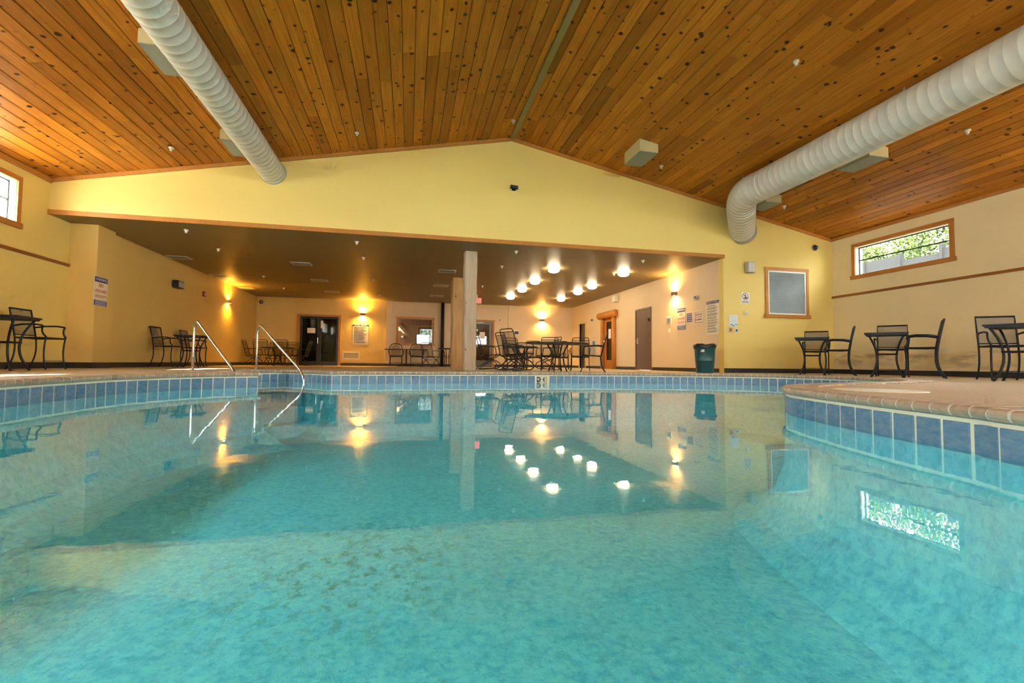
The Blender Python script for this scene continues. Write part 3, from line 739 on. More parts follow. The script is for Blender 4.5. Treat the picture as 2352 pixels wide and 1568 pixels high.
# ------------------------------------------------------------------ alcove ceiling vents
def vent_proto(w, l):
    r = root('ceiling_vent', 'x', 'vent')
    MB().box(-w, w, -l, -l + 0.03, -0.012, 0).box(-w, w, l - 0.03, l, -0.012, 0).box(-w, -w + 0.03, -l + 0.03, l - 0.03, -0.012, 0).box(w - 0.03, w, -l + 0.03, l - 0.03, -0.012, 0).build('frame', 'white_plastic', r)
    m = MB()
    for i in range(7):
        y = -l + 0.05 + i * (2 * l - 0.1) / 6.5
        m.box(-w + 0.03, w - 0.03, y, y + 0.012, -0.010, -0.002)
    tag(m.build('louvre', 'grey_plastic', r), kind='stuff')
    return r
vp = vent_proto(0.26, 0.20); nest(vp, [('louvre', 'frame')])
vn = {-6.02: 'beside the ochre wall', -2.98: 'in the middle row', 1.07: 'in the row beside the log posts'}
i = 0
for x in (-6.02, -2.98, 1.07):
    for y, k in ((14.05, 'nearest the pool'), (16.8, 'second from the pool'), (19.45, 'farthest from the pool')):
        o = vp if i == 0 else copy_tree(vp); i += 1
        o.location = (x, y, ZC); tag(o, 'white ceiling air vent %s, %s' % (vn[x], k), 'vent', 'air vents in the alcove ceiling')

# ------------------------------------------------------------------ dome lights
def dome_proto():
    r = root('ceiling_light', 'x', 'light')
    MB().lathe([(0.0, 0.0), (0.14, 0.0), (0.14, -0.02), (0.0, -0.02)], 24).build('base', 'white_plastic', r, True)
    MB().lathe([(0.10, -0.018), (0.15, -0.022), (0.165, -0.045), (0.155, -0.08), (0.12, -0.11), (0.06, -0.128), (0.0, -0.132)], 24).build('dome', 'dome_glow', r, True)
    return r
dp = dome_proto(); i = 0
for x, nm in ((4.0, 'in the row over the patio tables'), (6.15, 'in the row nearest the brown door')):
    for y, k in ((12.8, 'closest to the pool'), (14.85, 'second from the pool'), (16.65, 'third from the pool'), (18.65, 'farthest from the pool')):
        if x > 5 and y == 14.85: y = 15.25
        o = dp if i == 0 else copy_tree(dp); i += 1
        o.location = (x, y, ZC); tag(o, 'glowing dome ceiling light %s, %s' % (nm, k), 'light', 'dome lights in the alcove ceiling')

# ------------------------------------------------------------------ wall sconces (local: wall at y = 0, facing -y)
def sconce(loc, rz, label, mat='sconce_brown', power=11.0, col=(1.0, 0.66, 0.28), bulb='bulb_glow'):
    r = root('wall_sconce', label, 'wall light', loc, rz, 'wall sconces')
    MB().box(-0.05, 0.05, -0.02, 0.0, -0.07, 0.07).build('wall_plate', mat, r)
    m = MB(); n = 16; pts = []
    for k in range(n + 1):
        a = PI + PI * k / n; pts.append((0.11 * math.cos(a), 0.125 * math.sin(a) - 0.0))
    vs = [(x, y, z) for z in (-0.055, 0.055) for x, y in pts] + [(x * 0.96, y * 0.96, z) for z in (-0.055, 0.055) for x, y in pts]
    q = n + 1; fs = []
    for k in range(n):
        fs += [(k, k + 1, q + k + 1, q + k), (2 * q + k, 3 * q + k, 3 * q + k + 1, 2 * q + k + 1), (k, 2 * q + k, 2 * q + k + 1, k + 1), (q + k, q + k + 1, 3 * q + k + 1, 3 * q + k)]
    m.add(vs, fs); m.build('shade', mat, r, True)
    MB().lathe([(0.0, 0.042), (0.032, 0.042), (0.032, -0.042), (0.0, -0.042)], 12, (0, -0.058)).build('bulb', bulb, r)
    for s in (1, -1):
        ld = bpy.data.lights.new('sconce_lamp', 'SPOT'); ld.energy = power * 2.2; ld.color = col; ld.spot_size = 2.85; ld.spot_blend = 1.0; ld.shadow_soft_size = 0.035
        lo = bpy.data.objects.new('sconce_lamp', ld); COL.objects.link(lo); lo.parent = r
        lo.location = (0, -0.075, 0.062 * s); lo.rotation_euler = (0.0 if s < 0 else PI, 0, 0)
    return r
sconce((XLA, 18.49, 2.27), PI / 2, 'glowing half-round sconce on the ochre alcove wall', 'sconce_tan', 14, (1.0, 0.50, 0.05))
sconce((-2.02, B, 2.27), 0, 'glowing sconce above the rules sign on the far wall', 'sconce_brown', 20, (1.0, 0.54, 0.10))
sconce((6.22, B, 2.25), 0, 'glowing sconce on the far wall behind the patio tables', 'sconce_brown', 12, (1.0, 0.62, 0.20))
sconce((XA, 12.66, 2.30), -PI / 2, 'glowing sconce above the lifeguard warning by the trash can', 'sconce_brown', 8, (1.0, 0.62, 0.22))

# ------------------------------------------------------------------ signs (local: x right, z up, facing -y)
def panel(r, w, h, mat, name='board'): return MB().box(-w / 2, w / 2, -0.008, 0.0, -h / 2, h / 2).build(name, mat, r)
def bars(r, L, mat, name):
    m = MB()
    for (x0, x1, z0, z1) in L: m.box(x0, x1, -0.0105, -0.0078, z0, z1)
    return m.build(name, mat, r)
def warning_sign(loc, rz, w, h, label):
    r = root('warning_sign', label, 'sign', loc, rz, 'lifeguard warning signs'); panel(r, w, h, 'sign_cream')
    t_ = h / 2
    bars(r, [(-w / 2 + 0.01, w / 2 - 0.01, t_ - h * 0.185, t_ - 0.01)], 'sign_blue', 'header_band'); text(r, 'WARNING', 0, t_ - h * 0.098, h * 0.125, 'sign_white')
    text(r, 'NO', 0, t_ - h * 0.30, h * 0.165, 'sign_red'); text(r, 'LIFEGUARD', 0, t_ - h * 0.49, h * 0.15, 'sign_red', width=0.82); text(r, 'ON DUTY', 0, t_ - h * 0.67, h * 0.15, 'sign_red', width=0.9)
    bars(r, [(-w / 2 + 0.01, w / 2 - 0.01, -t_ + 0.01, -t_ + h * 0.20)], 'sign_blue', 'footer_band')
    m = MB()
    for k in range(3):
        z = -t_ + h * (0.045 + 0.055 * k); m.box(-w * 0.4, w * 0.4, -0.012, -0.010, z, z + h * 0.018)
    m.build('small_print', 'sign_white', r)
warning_sign((-6.2, 11.20, 1.56), PI / 2, 0.43, 0.60, 'no lifeguard warning sign on the corner pier of the ochre wall')
warning_sign((XA, 12.345, 1.525), -PI / 2, 0.42, 0.64, 'no lifeguard warning sign under the sconce by the trash can')
def rules_sign(loc, rz, w, h, label, seed):
    rr = random.Random(seed); r = root('rules_sign', label, 'sign', loc, rz, 'pool rules signs'); panel(r, w, h, 'sign_cream')
    bars(r, [(-w / 2 + 0.008, w / 2 - 0.008, h / 2 - h * 0.095, h / 2 - 0.008)], 'sign_purple', 'header_band'); text(r, 'POOL  RULES', 0, h / 2 - h * 0.052, h * 0.066, 'sign_white', width=w / (h * 0.48))
    L = []; z = h / 2 - h * 0.15
    while z > -h / 2 + h * 0.06:
        for k in range(rr.choice((2, 3, 3, 4))):
            L.append((-w * 0.43, w * rr.uniform(0.15, 0.42), z, z + h * 0.010)); z -= h * 0.021
        z -= h * 0.022
    bars(r, L, 'sign_text', 'rules_text')
rules_sign((XA, 10.89, 1.435), -PI / 2, 0.53, 0.89, 'tall pool rules sign above the trash can', 2)
rules_sign((-2.09, B, 1.39), 0, 0.66, 0.89, 'pool rules sign under the sconce on the far wall', 4)
r = root('notice_sign', 'small dark notice between the lifeguard sign and the red sign', 'sign', (XA, 11.94, 1.53), -PI / 2); panel(r, 0.25, 0.28, 'sign_white')
bars(r, [(-0.115, 0.115, -0.13, 0.125)], 'sign_purple', 'printed_field'); bars_ = MB()
for k in range(4): bars_.box(-0.09, 0.09, -0.0125, -0.010, -0.10 + 0.058 * k, -0.075 + 0.058 * k)
bars_.build('small_print', 'grey_plastic', r)
r = root('depth_sign', 'square red lettered warning sign beside the tall pool rules', 'sign', (XA, 11.51, 1.495), -PI / 2); panel(r, 0.40, 0.36, 'sign_cream')
bars(r, [(-0.17, 0.17, 0.135, 0.15), (-0.17, 0.17, 0.0, 0.014), (-0.17, 0.17, -0.145, -0.13), (-0.17, -0.155, -0.13, 0.135)], 'sign_maroon', 'ruled_lines')
text(r, 'CAUTION', 0, 0.075, 0.085, 'sign_maroon', width=0.85); text(r, 'NO DIVING', 0, -0.065, 0.075, 'sign_maroon', width=0.85)
r = root('notice_sign', 'small grey notice above the light switch under the sconce', 'sign', (XA, 13.03, 1.545), -PI / 2); panel(r, 0.27, 0.25, 'sign_white')
bars(r, [(-0.115, 0.115, -0.11, 0.075)], 'grey_plastic', 'printed_field'); bars(r, [(-0.09, 0.09, -0.06 + 0.03 * k, -0.05 + 0.03 * k) for k in range(4)], 'sign_blue', 'small_print')
r = root('diver_sign', 'white sign with a circled diver figure on the gable', 'sign', (8.385, D, 1.91), 0); panel(r, 0.245, 0.29, 'sign_white')
m = MB(); n = 28
for k in range(n):
    a0, a1 = 2 * PI * k / n, 2 * PI * (k + 1) / n; R0, R1 = 0.078, 0.092
    q = [(R1 * math.cos(a0), R1 * math.sin(a0)), (R1 * math.cos(a1), R1 * math.sin(a1)), (R0 * math.cos(a1), R0 * math.sin(a1)), (R0 * math.cos(a0), R0 * math.sin(a0))]
    m.prism([(x, z + 0.04) for x, z in q], 'y', -0.0105, -0.008)
m.build('ring', 'sign_text', r)
m = MB(); m.prism([(-0.065, -0.02), (0.0, 0.045), (-0.02, 0.085), (0.012, 0.095), (0.03, 0.03), (0.07, 0.02), (0.075, -0.005), (0.0, -0.02)], 'y', -0.0125, -0.0104); m.build('diver_figure', 'sign_text', r)
m = MB(); m.prism([(-0.062, 0.092), (-0.05, 0.104), (0.062, -0.012), (0.05, -0.024)], 'y', -0.0145, -0.0124); m.build('slash', 'sign_red', r)
bars(r, [(-0.10, 0.10, -0.085 - 0.02 * k, -0.075 - 0.02 * k) for k in range(3)], 'sign_text', 'small_print')
r = root('paper_notice', 'pale paper notice with a blue wave beside the alcove corner', 'notice', (8.035, D, 1.318), 0); panel(r, 0.235, 0.285, 'poster_pale', 'sheet')
bars(r, [(-0.09, 0.09, 0.10 - 0.035 * k, 0.106 - 0.035 * k) for k in range(5)], 'grey_plastic', 'printed_lines')
m = MB(); q = [(-0.10 + 0.02 * k, -0.095 + 0.02 * math.sin(k * 0.9)) for k in range(11)]; m.prism(q + [(x, z - 0.026 + 0.012 * math.sin(x * 40)) for x, z in q[::-1]], 'y', -0.0105, -0.008); m.build('wave', 'poster_blue', r)
def plate(name, label, cat, loc, rz, w, h, mat, kn=None, d=0.02):
    r = root(name, label, cat, loc, rz); MB().box(-w / 2, w / 2, -d, 0, -h / 2, h / 2).build('plate', mat, r)
    if kn: MB().box(-w * 0.22, w * 0.22, -d - 0.012, -d, -h * 0.25, h * 0.25).build('button', kn, r)
    return r
plate('switch_plate', 'dark control plate with a red button below the wave notice', 'switch', (7.945, D, 1.085), 0, 0.085, 0.125, 'grey_plastic', 'red_plastic')
plate('switch_plate', 'white control plate with a green button below the wave notice', 'switch', (8.11, D, 1.075), 0, 0.095, 0.12, 'white_plastic', 'trash_green')
plate('thermostat', 'small white thermostat box under the circled diver sign', 'thermostat', (8.40, D, 1.535), 0, 0.105, 0.10, 'white_plastic', 'sign_cream')
plate('light_switch', 'small white light switch under the grey notice', 'switch', (XA, 13.0, 1.215), -PI / 2, 0.075, 0.12, 'white_plastic', 'sign_cream')
plate('alarm_box', 'small dark sensor box over the rules sign by the trash can', 'sensor', (XA, 11.58, 2.05), -PI / 2, 0.15, 0.10, 'grey_plastic', 'black_metal', 0.06)
plate('alarm_box', 'small sensor box above the dark narrow doorway', 'sensor', (XA, 19.2, 2.09), -PI / 2, 0.16, 0.10, 'grey_plastic', 'black_metal', 0.04)
plate('fire_alarm', 'red and white fire alarm beside the lobby door', 'alarm', (4.15, B, 2.2), 0, 0.14, 0.13, 'white_plastic', 'red_plastic', 0.04)
plate('fire_alarm', 'dark red fire alarm on the ochre wall by the sconce', 'alarm', (XLA, 16.45, 2.25), PI / 2, 0.16, 0.15, 'red_plastic', 'white_plastic', 0.05)
r = root('rules_notice', 'small blue lettered notice on the far wall behind the patio chairs', 'notice', (4.97, B, 1.63), 0); panel(r, 0.24, 0.24, 'sign_white', 'sheet')
bars(r, [(-0.10, 0.10, -0.07, 0.07)], 'sign_blue', 'printed_field'); bars(r, [(-0.07, 0.07, -0.102, -0.092)], 'sign_red', 'small_print')
r = root('paper_notice', 'light blue paper notice beside the log-framed door', 'notice', (XA, 19.0, 1.08), -PI / 2); panel(r, 0.36, 0.28, 'poster_pale', 'sheet'); bars(r, [(-0.15, 0.15, -0.10, 0.10)], 'poster_blue', 'printed_field')
r = root('drinking_fountain', 'pale wall-mounted drinking fountain between the two far doors', 'fountain', (XA, 19.0, 0.0), -PI / 2)
MB().box(-0.2, 0.2, -0.26, 0, 0.62, 0.86).build('cabinet', 'grey_plastic', r); MB().lathe([(0.0, 0.862), (0.15, 0.862), (0.16, 0.885), (0.0, 0.87)], 16, (0, -0.15)).build('basin', 'chrome', r)
MB().tube([(0.1, -0.06, 0.86), (0.1, -0.07, 0.95), (0.06, -0.12, 0.955)], 0.012, 8).build('spout', 'chrome', r)

# speakers, cameras, exit sign, grille
r = root('wall_speaker', 'grey wall speaker above the circled diver sign', 'speaker', (8.47, D, 2.69), 0)
MB().box(-0.105, 0.105, -0.15, -0.03, -0.135, 0.135).build('cabinet', 'grey_plastic', r); MB().box(-0.09, 0.09, -0.158, -0.15, -0.12, 0.12).build('grille', 'duct_grey', r); MB().box(-0.03, 0.03, -0.03, 0, -0.04, 0.04).build('bracket', 'grey_plastic', r)
r = root('wall_speaker', 'cream wall speaker above the log-framed door', 'speaker', (XA, 16.7, 2.68), -PI / 2)
MB().box(-0.15, 0.15, -0.14, -0.02, -0.11, 0.11).build('cabinet', 'sign_cream', r); MB().box(-0.13, 0.13, -0.148, -0.14, -0.09, 0.09).build('grille', 'white_plastic', r); MB().box(-0.03, 0.03, -0.02, 0, -0.03, 0.03).build('bracket', 'grey_plastic', r)
r = root('wall_speaker', 'black speaker box on the ochre alcove wall', 'speaker', (XLA, 14.60, 2.255), PI / 2)
MB().box(-0.17, 0.17, -0.16, -0.02, -0.10, 0.10).build('cabinet', 'black_metal', r); MB().box(-0.15, 0.15, -0.168, -0.16, -0.08, 0.08).build('grille', 'grey_plastic', r); MB().box(-0.03, 0.03, -0.02, 0, -0.03, 0.03).build('bracket', 'black_metal', r)
def cctv(loc, rz, label, R):
    r = root('security_camera', label, 'camera', loc, rz, 'security cameras')
    MB().lathe([(0.0, 0.0), (R, 0.0), (R * 1.02, 0.015), (R * 0.9, 0.03), (0.0, 0.03)], 20).build('base', 'grey_plastic', r, True, rot=(PI / 2, 0, 0))
    MB().lathe([(R * 0.85, 0.028), (R * 0.8, 0.05), (R * 0.55, 0.08), (0.0, 0.095)], 20).build('dome', 'black_metal', r, True, rot=(PI / 2, 0, 0))
    MB().tube([(0, -0.07, 0), (R * 0.4, -0.11, -0.01)], 0.022, 10).build('lens', 'chrome', r)
cctv((10.52, D, 3.34), 0, 'black dome camera on the gable near the leafy window', 0.085)
cctv((-6.15, B, 2.67), 0, 'black dome camera in the far corner by the ochre wall', 0.085)
r = root('security_camera', 'black bullet camera on a bracket high on the gable', 'camera', (2.29, D, 4.2), 0, 'security cameras')
MB().box(-0.045, 0.045, -0.02, 0, -0.045, 0.045).build('base', 'black_metal', r); MB().tube([(0, -0.02, 0), (0, -0.09, 0.0)], 0.016, 8).build('arm', 'black_metal', r)
MB().tube([(-0.10, -0.10, 0.012), (0.07, -0.12, -0.01)], 0.04, 12).build('barrel', 'black_metal', r); MB().tube([(0.068, -0.12, -0.01), (0.085, -0.122, -0.012)], 0.028, 10).build('lens', 'grey_plastic', r)
r = root('exit_sign', 'red exit sign hanging behind the log post', 'exit sign', (2.62, 18.6, 2.66), 0)
MB().box(-0.17, 0.17, -0.03, 0.03, -0.11, 0.11).build('housing', 'white_plastic', r); MB().box(-0.155, 0.155, -0.034, -0.03, -0.095, 0.095).build('face', 'exit_red', r); text(r, 'EXIT', 0, 0, 0.16, 'sign_white', y=-0.036); MB().box(-0.02, 0.02, -0.02, 0.02, 0.11, ZC - 2.66).build('stem', 'white_plastic', r)
r = root('return_air_grille', 'white framed return grille low on the far wall', 'grille', (-2.465, B, 0.445), 0)
MB().box(-0.36, 0.36, -0.02, 0, 0.115, 0.16).box(-0.36, 0.36, -0.02, 0, -0.16, -0.115).box(-0.36, -0.31, -0.02, 0, -0.115, 0.115).box(0.31, 0.36, -0.02, 0, -0.115, 0.115).build('frame', 'white_plastic', r)
m = MB()
for k in range(11): m.box(-0.31, 0.31, -0.014, -0.002, -0.113 + 0.0205 * k, -0.101 + 0.0205 * k)
tag(m.build('louvre', 'box_side', r), kind='stuff')

# black standpipe
tag(MB().tube([(1.48, B - 0.16, 0.0), (1.48, B - 0.16, ZC)], 0.075, 16).build('stovepipe', 'black_metal', None, True), 'black vertical pipe from floor to ceiling by the lobby window', 'pipe')

# ------------------------------------------------------------------ log posts
def log_post(x, y, w, label, mat, seed):
    rr = random.Random(seed); r = root('log_post', label, 'post', (x, y, 0), 0.06, 'square log posts in the alcove opening')
    m = MB(); n = 14; rings = []
    for k in range(n + 1):
        z = ZC * k / n; a = w / 2 * (1 + rr.uniform(-0.02, 0.02)); c = 0.022
        jx, jy = rr.uniform(-0.006, 0.006), rr.uniform(-0.006, 0.006)
        rings.append([(px + jx, py + jy, z) for px, py in [(-a + c, -a), (a - c, -a), (a, -a + c), (a, a - c), (a - c, a), (-a + c, a), (-a, a - c), (-a, -a + c)]])
    vs = [p for q in rings for p in q]; fs = [(i * 8 + k, i * 8 + (k + 1) % 8, (i + 1) * 8 + (k + 1) % 8, (i + 1) * 8 + k) for i in range(n) for k in range(8)] + [tuple(range(8)), tuple(n * 8 + k for k in range(8))]
    m.add(vs, fs); m.build('shaft', mat, r)
log_post(1.44, 11.5, 0.30, 'pale square timber post standing nearest the pool', 'weathered_post', 1)
log_post(1.50, 15.2, 0.36, 'darker square timber post standing behind the pale one', 'pine_post', 2)

# ------------------------------------------------------------------ doors on the alcove right wall
r = root('door_1', 'plain brown metal door on the pale alcove wall', 'door', (XA, 0, 0), 0, kind='structure')
MB().box(-0.012, 0.12, 14.14, 15.12, 0.005, 2.03).build('door_leaf', 'brown_door', r)
MB().box(-0.03, 0.1, 14.09, 14.14, 0, 2.09).box(-0.03, 0.1, 15.12, 15.17, 0, 2.09).box(-0.03, 0.1, 14.14, 15.12, 2.03, 2.09).build('door_frame', 'brown_door', r)
MB().tube([(-0.012, 15.04, 0.99), (-0.075, 15.04, 0.99), (-0.075, 14.92, 0.99)], 0.014, 8).build('handle', 'chrome', r)
MB().box(-0.022, -0.012, 14.98, 15.08, 0.90, 1.10).build('lock_plate', 'chrome', r)
for z in (0.25, 1.0, 1.75): MB().tube([(-0.02, 14.145, z - 0.05), (-0.02, 14.145, z + 0.05)], 0.012, 8).build('hinge', 'chrome', r)
MB().box(-0.07, -0.012, 14.16, 14.22, 1.62, 1.72).build('closer', 'dark_frame', r)
r = root('door_2', 'honey log-framed wooden door with a narrow glass pane', 'door', (XA, 0, 0), 0, kind='structure')
MB().tube([(-0.06, 16.86, 0), (-0.06, 16.86, 2.02)], 0.09, 14).build('log_jamb', 'honey_log', r, True); MB().tube([(-0.06, 17.94, 0), (-0.06, 17.94, 2.02)], 0.09, 14).build('log_jamb', 'honey_log', r, True)
MB().tube([(-0.10, 16.62, 2.14), (-0.10, 18.2, 2.14)], [0.14, 0.13], 16).build('log_lintel', 'honey_log', r, True)
MB().box(0.0, 0.05, 16.95, 17.85, 1.88, 2.05).box(0.0, 0.05, 16.95, 17.85, 0.0, 0.35).box(0.0, 0.05, 16.95, 17.10, 0.35, 1.88).box(0.0, 0.05, 17.70, 17.85, 0.35, 1.88).build('door_leaf', 'honey_log', r)
MB().box(0.02, 0.03, 17.10, 17.70, 0.35, 1.88).build('pane', 'tinted_glass', r); MB().box(0.006, 0.012, 17.28, 17.52, 1.2, 1.58).build('paper_sheet', 'paper', r)
MB().box(0.12, 0.14, 16.9, 17.9, 0, 2.1).build('inner_curtain', 'box_side', r)
MB().tube([(-0.01, 17.77, 1.0), (-0.07, 17.77, 1.0), (-0.07, 17.77, 1.12)], 0.014, 8).build('handle', 'chrome', r)
r = root('door_3', 'narrow dark brown door in the far corner', 'door', (XA, 0, 0), 0, kind='structure')
MB().box(0.05, 0.10, 20.0, 20.72, 0.0, 2.02).build('door_leaf', 'dark_door', r)
MB().box(-0.025, 0.12, 19.93, 20.0, 0, 2.09).box(-0.025, 0.12, 20.72, 20.79, 0, 2.09).box(-0.025, 0.12, 20.0, 20.72, 2.02, 2.09).build('door_frame', 'box_side', r)
MB().tube([(0.05, 20.08, 1.0), (0.0, 20.08, 1.0), (0.0, 20.18, 1.0)], 0.014, 8).build('handle', 'chrome', r)

# ------------------------------------------------------------------ doors and window on the back wall, lobby behind
r = root('door_4', 'dark double glass door in an orange wood frame', 'door', kind='structure')
MB().box(-4.70, -2.92, B - 0.03, B, 2.13, 2.21).box(-4.69, -4.60, B - 0.03, B, 0, 2.13).box(-3.02, -2.93, B - 0.03, B, 0, 2.13).build('door_casing', 'trim_wood', r)
for a, b in ((-4.60, -3.82), (-3.80, -3.02)):
    l = MB().box(a, b, B + 0.03, B + 0.07, 2.03, 2.13).box(a, b, B + 0.03, B + 0.07, 0.0, 0.18).box(a, a + 0.09, B + 0.03, B + 0.07, 0.18, 2.03).box(b - 0.09, b, B + 0.03, B + 0.07, 0.18, 2.03).build('door_leaf', 'dark_frame', r)
    MB().box(a + 0.09, b - 0.09, B + 0.045, B + 0.052, 0.18, 2.03).build('pane', 'tinted_glass', l)
MB().box(-4.30, -3.98, B + 0.036, B + 0.044, 1.40, 1.62).build('paper_sheet', 'paper', r); MB().box(-3.76, -3.66, B + 0.022, B + 0.03, 1.62, 1.95).build('paper_sheet', 'paper', r)
MB().tube([(-3.86, B + 0.03, 0.95), (-3.86, B - 0.03, 0.95), (-3.86, B - 0.03, 1.2), (-3.86, B + 0.03, 1.2)], 0.012, 8).build('handle', 'chrome', r)
r = root('window_10', 'wood-framed interior window looking into the brown lobby', 'window', kind='structure')
MB().box(-0.58, 1.13, B - 0.03, B, 2.14, 2.22).box(-0.56, -0.47, B - 0.03, B, 1.02, 2.14).box(1.02, 1.11, B - 0.03, B, 1.02, 2.14).build('window_casing', 'trim_wood', r)
MB().box(-0.62, 1.17, B - 0.05, B, 0.94, 1.02).build('window_sill', 'trim_wood', r)
MB().box(-0.47, 1.02, B + 0.08, B + 0.086, 1.02, 2.14).build('pane', 'clear_glass', r)
r = root('door_5', 'grey-framed glass door to the lobby behind the log posts', 'door', kind='structure')
MB().box(1.93, 3.92, B - 0.03, B, 2.11, 2.19).box(1.94, 2.02, B - 0.03, B, 0, 2.11).box(3.80, 3.89, B - 0.03, B, 0, 2.11).build('door_casing', 'trim_wood', r)
for a, b in ((2.02, 2.90), (2.92, 3.80)):
    l = MB().box(a, b, B + 0.02, B + 0.07, 1.98, 2.11).box(a, b, B + 0.02, B + 0.07, 0.0, 0.30).box(a, a + 0.10, B + 0.02, B + 0.07, 0.30, 1.98).box(b - 0.12, b, B + 0.02, B + 0.07, 0.30, 1.98).box(a + 0.1, b - 0.12, B + 0.02, B + 0.07, 0.93, 1.05).build('door_leaf', 'grey_frame', r)
    MB().box(a + 0.1, b - 0.12, B + 0.04, B + 0.047, 0.30, 0.93).build('pane', 'clear_glass', l); MB().box(a + 0.1, b - 0.12, B + 0.04, B + 0.047, 1.05, 1.98).build('pane', 'clear_glass', l)
    MB().box(a + 0.06, b - 0.06, B - 0.05, B + 0.0, 1.0, 1.045).build('push_bar', 'grey_frame', l)
MB().box(3.22, 3.46, B + 0.03, B + 0.036, 1.32, 1.62).build('paper_sheet', 'paper', r); MB().box(2.36, 2.52, B + 0.03, B + 0.036, 1.2, 1.5).build('paper_sheet', 'paper', r)
MB().box(3.0, 3.4, B - 0.04, B + 0.02, 2.02, 2.08).build('closer', 'grey_plastic', r)
# lobby shell
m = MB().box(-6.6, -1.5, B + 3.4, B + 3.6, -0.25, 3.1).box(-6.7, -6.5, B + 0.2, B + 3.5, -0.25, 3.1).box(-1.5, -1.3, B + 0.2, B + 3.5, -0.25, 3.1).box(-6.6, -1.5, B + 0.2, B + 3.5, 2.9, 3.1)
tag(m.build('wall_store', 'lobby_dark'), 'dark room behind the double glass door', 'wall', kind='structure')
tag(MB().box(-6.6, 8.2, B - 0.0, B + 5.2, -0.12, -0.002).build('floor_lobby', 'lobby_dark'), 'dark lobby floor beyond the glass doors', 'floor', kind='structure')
m = MB().box(-1.3, 8.2, B + 4.6, B + 4.8, -0.25, 3.1).box(8.0, 8.2, B + 0.2, B + 4.7, -0.25, 3.1).box(-1.3, 8.2, B + 0.2, B + 4.7, 2.95, 3.1)
tag(m.build('wall_lobby', 'lobby_wood'), 'brown wood-panelled lobby wall seen through the window', 'wall', kind='structure')
r = root('lobby_window', 'bright lobby window with greenery seen through the wood-framed window', 'window', (0.92, B + 4.55, 1.62), 0)
MB().box(-0.36, 0.36, -0.02, 0.02, -0.38, 0.38).build('lit_pane', 'lit_window', r); MB().box(-0.42, 0.42, -0.04, 0.03, 0.38, 0.45).box(-0.42, 0.42, -0.04, 0.03, -0.45, -0.38).box(-0.42, -0.36, -0.04, 0.03, -0.38, 0.38).box(0.36, 0.42, -0.04, 0.03, -0.38, 0.38).build('frame', 'dark_frame', r)
r = root('staircase', 'brown wooden staircase in the lobby behind the window', 'staircase', (0, B + 2.6, 0))
m = MB(); m.prism([(-0.55, 2.15), (-0.30, 2.15), (1.25, 0.45), (1.0, 0.45)], 'y', 0, 0.06); m.build('stringer', 'stair_wood', r)
for k in range(8): MB().box(-0.50 + 0.2 * k, -0.22 + 0.2 * k, 0.06, 0.9, 2.08 - 0.218 * k, 2.12 - 0.218 * k).build('step', 'stair_wood', r)
for k in range(9): MB().box(-0.4 + 0.17 * k, -0.37 + 0.17 * k, 0.55, 0.58, 2.1, 2.9).build('baluster', 'stair_wood', r)
MB().box(-0.6, 1.3, 0.53, 0.60, 2.06, 2.12).build('landing_rail', 'stair_wood', r)
sconce((-0.30, B + 4.6, 1.55), 0, 'small yellow sconce in the lobby behind the wood-framed window', 'sconce_brown', 0.03, (1.0, 0.7, 0.12), 'bulb_dim')
for (x, y) in ((3.6, B + 2.0), (6.0, B + 3.0)):
    r = root('table_lamp', 'warm glowing lamp in the lobby %s' % ('behind the glass door' if x < 4 else 'beyond the glass door corner'), 'lamp', (x, y, 0.0))
    MB().lathe([(0.0, 0.0), (0.16, 0.0), (0.16, 0.02), (0.02, 0.05), (0.02, 1.35), (0.0, 1.35)], 14).build('stand', 'bronze_metal', r, True)
    MB().lathe([(0.20, 1.30), (0.12, 1.62)], 16).build('shade', 'wax_yellow', r, True)
    ld = bpy.data.lights.new('lamp_bulb', 'POINT'); ld.energy = 0.4; ld.color = (1.0, 0.6, 0.15); ld.shadow_soft_size = 0.06
    lo = bpy.data.objects.new('lamp_bulb', ld); COL.objects.link(lo); lo.parent = r; lo.location = (0, 0, 1.46)

# ------------------------------------------------------------------ pool fittings
def handrail(base, water_pt, label):
    bx, by = base; wx, wy = water_pt; d = Vector((wx - bx, wy - by, 0)); L = d.length; d.normalize()
    r = root('handrail', label, 'handrail', (bx, by, 0), math.atan2(d.y, d.x), 'chrome handrails at the pool steps')
    pts = [(0, 0, 0.0), (0.0, 0, 0.30), (0.0, 0, 0.66)] + bez((0, 0, 0.70), (0.0, 0, 0.82), (0.06, 0, 0.90), (0.16, 0, 0.835), 8) + [(L * 0.5, 0, 0.44)]
    pts += bez((L * 0.86, 0, 0.095), (L * 0.95, 0, 0.01), (L, 0, -0.06), (L, 0, -0.2), 6) + [(L, 0, -0.6)]
    MB().tube(pts, 0.022, 12).build('rail', 'chrome', r, True)
    MB().lathe([(0.0, 0.018), (0.03, 0.018), (0.055, 0.004), (0.055, 0.0), (0.0, 0.0)], 18).build('base_flange', 'chrome', r, True)
handrail((-3.70, 9.30), (-2.62, 8.15), 'chrome handrail at the pool steps, nearer the viewer')
handrail((-2.87, 9.97), (-1.78, 8.83), 'chrome handrail at the pool steps, dipping into the water by the blue tiles')
r = root('pool_skimmer', 'beige skimmer mouth set in the far row of blue tiles', 'skimmer', (2.66, 9.295, 0), 0.0)
MB().box(-0.15, 0.15, -0.02, 0.0, -0.085, -0.07).box(-0.15, 0.15, -0.02, 0.0, -0.225, -0.195).box(-0.15, -0.11, -0.02, 0.0, -0.195, -0.085).box(0.11, 0.15, -0.02, 0.0, -0.195, -0.085).build('frame', 'sign_cream', r)
MB().box(-0.11, 0.11, -0.012, -0.006, -0.195, -0.085).build('opening', 'dark_frame', r)
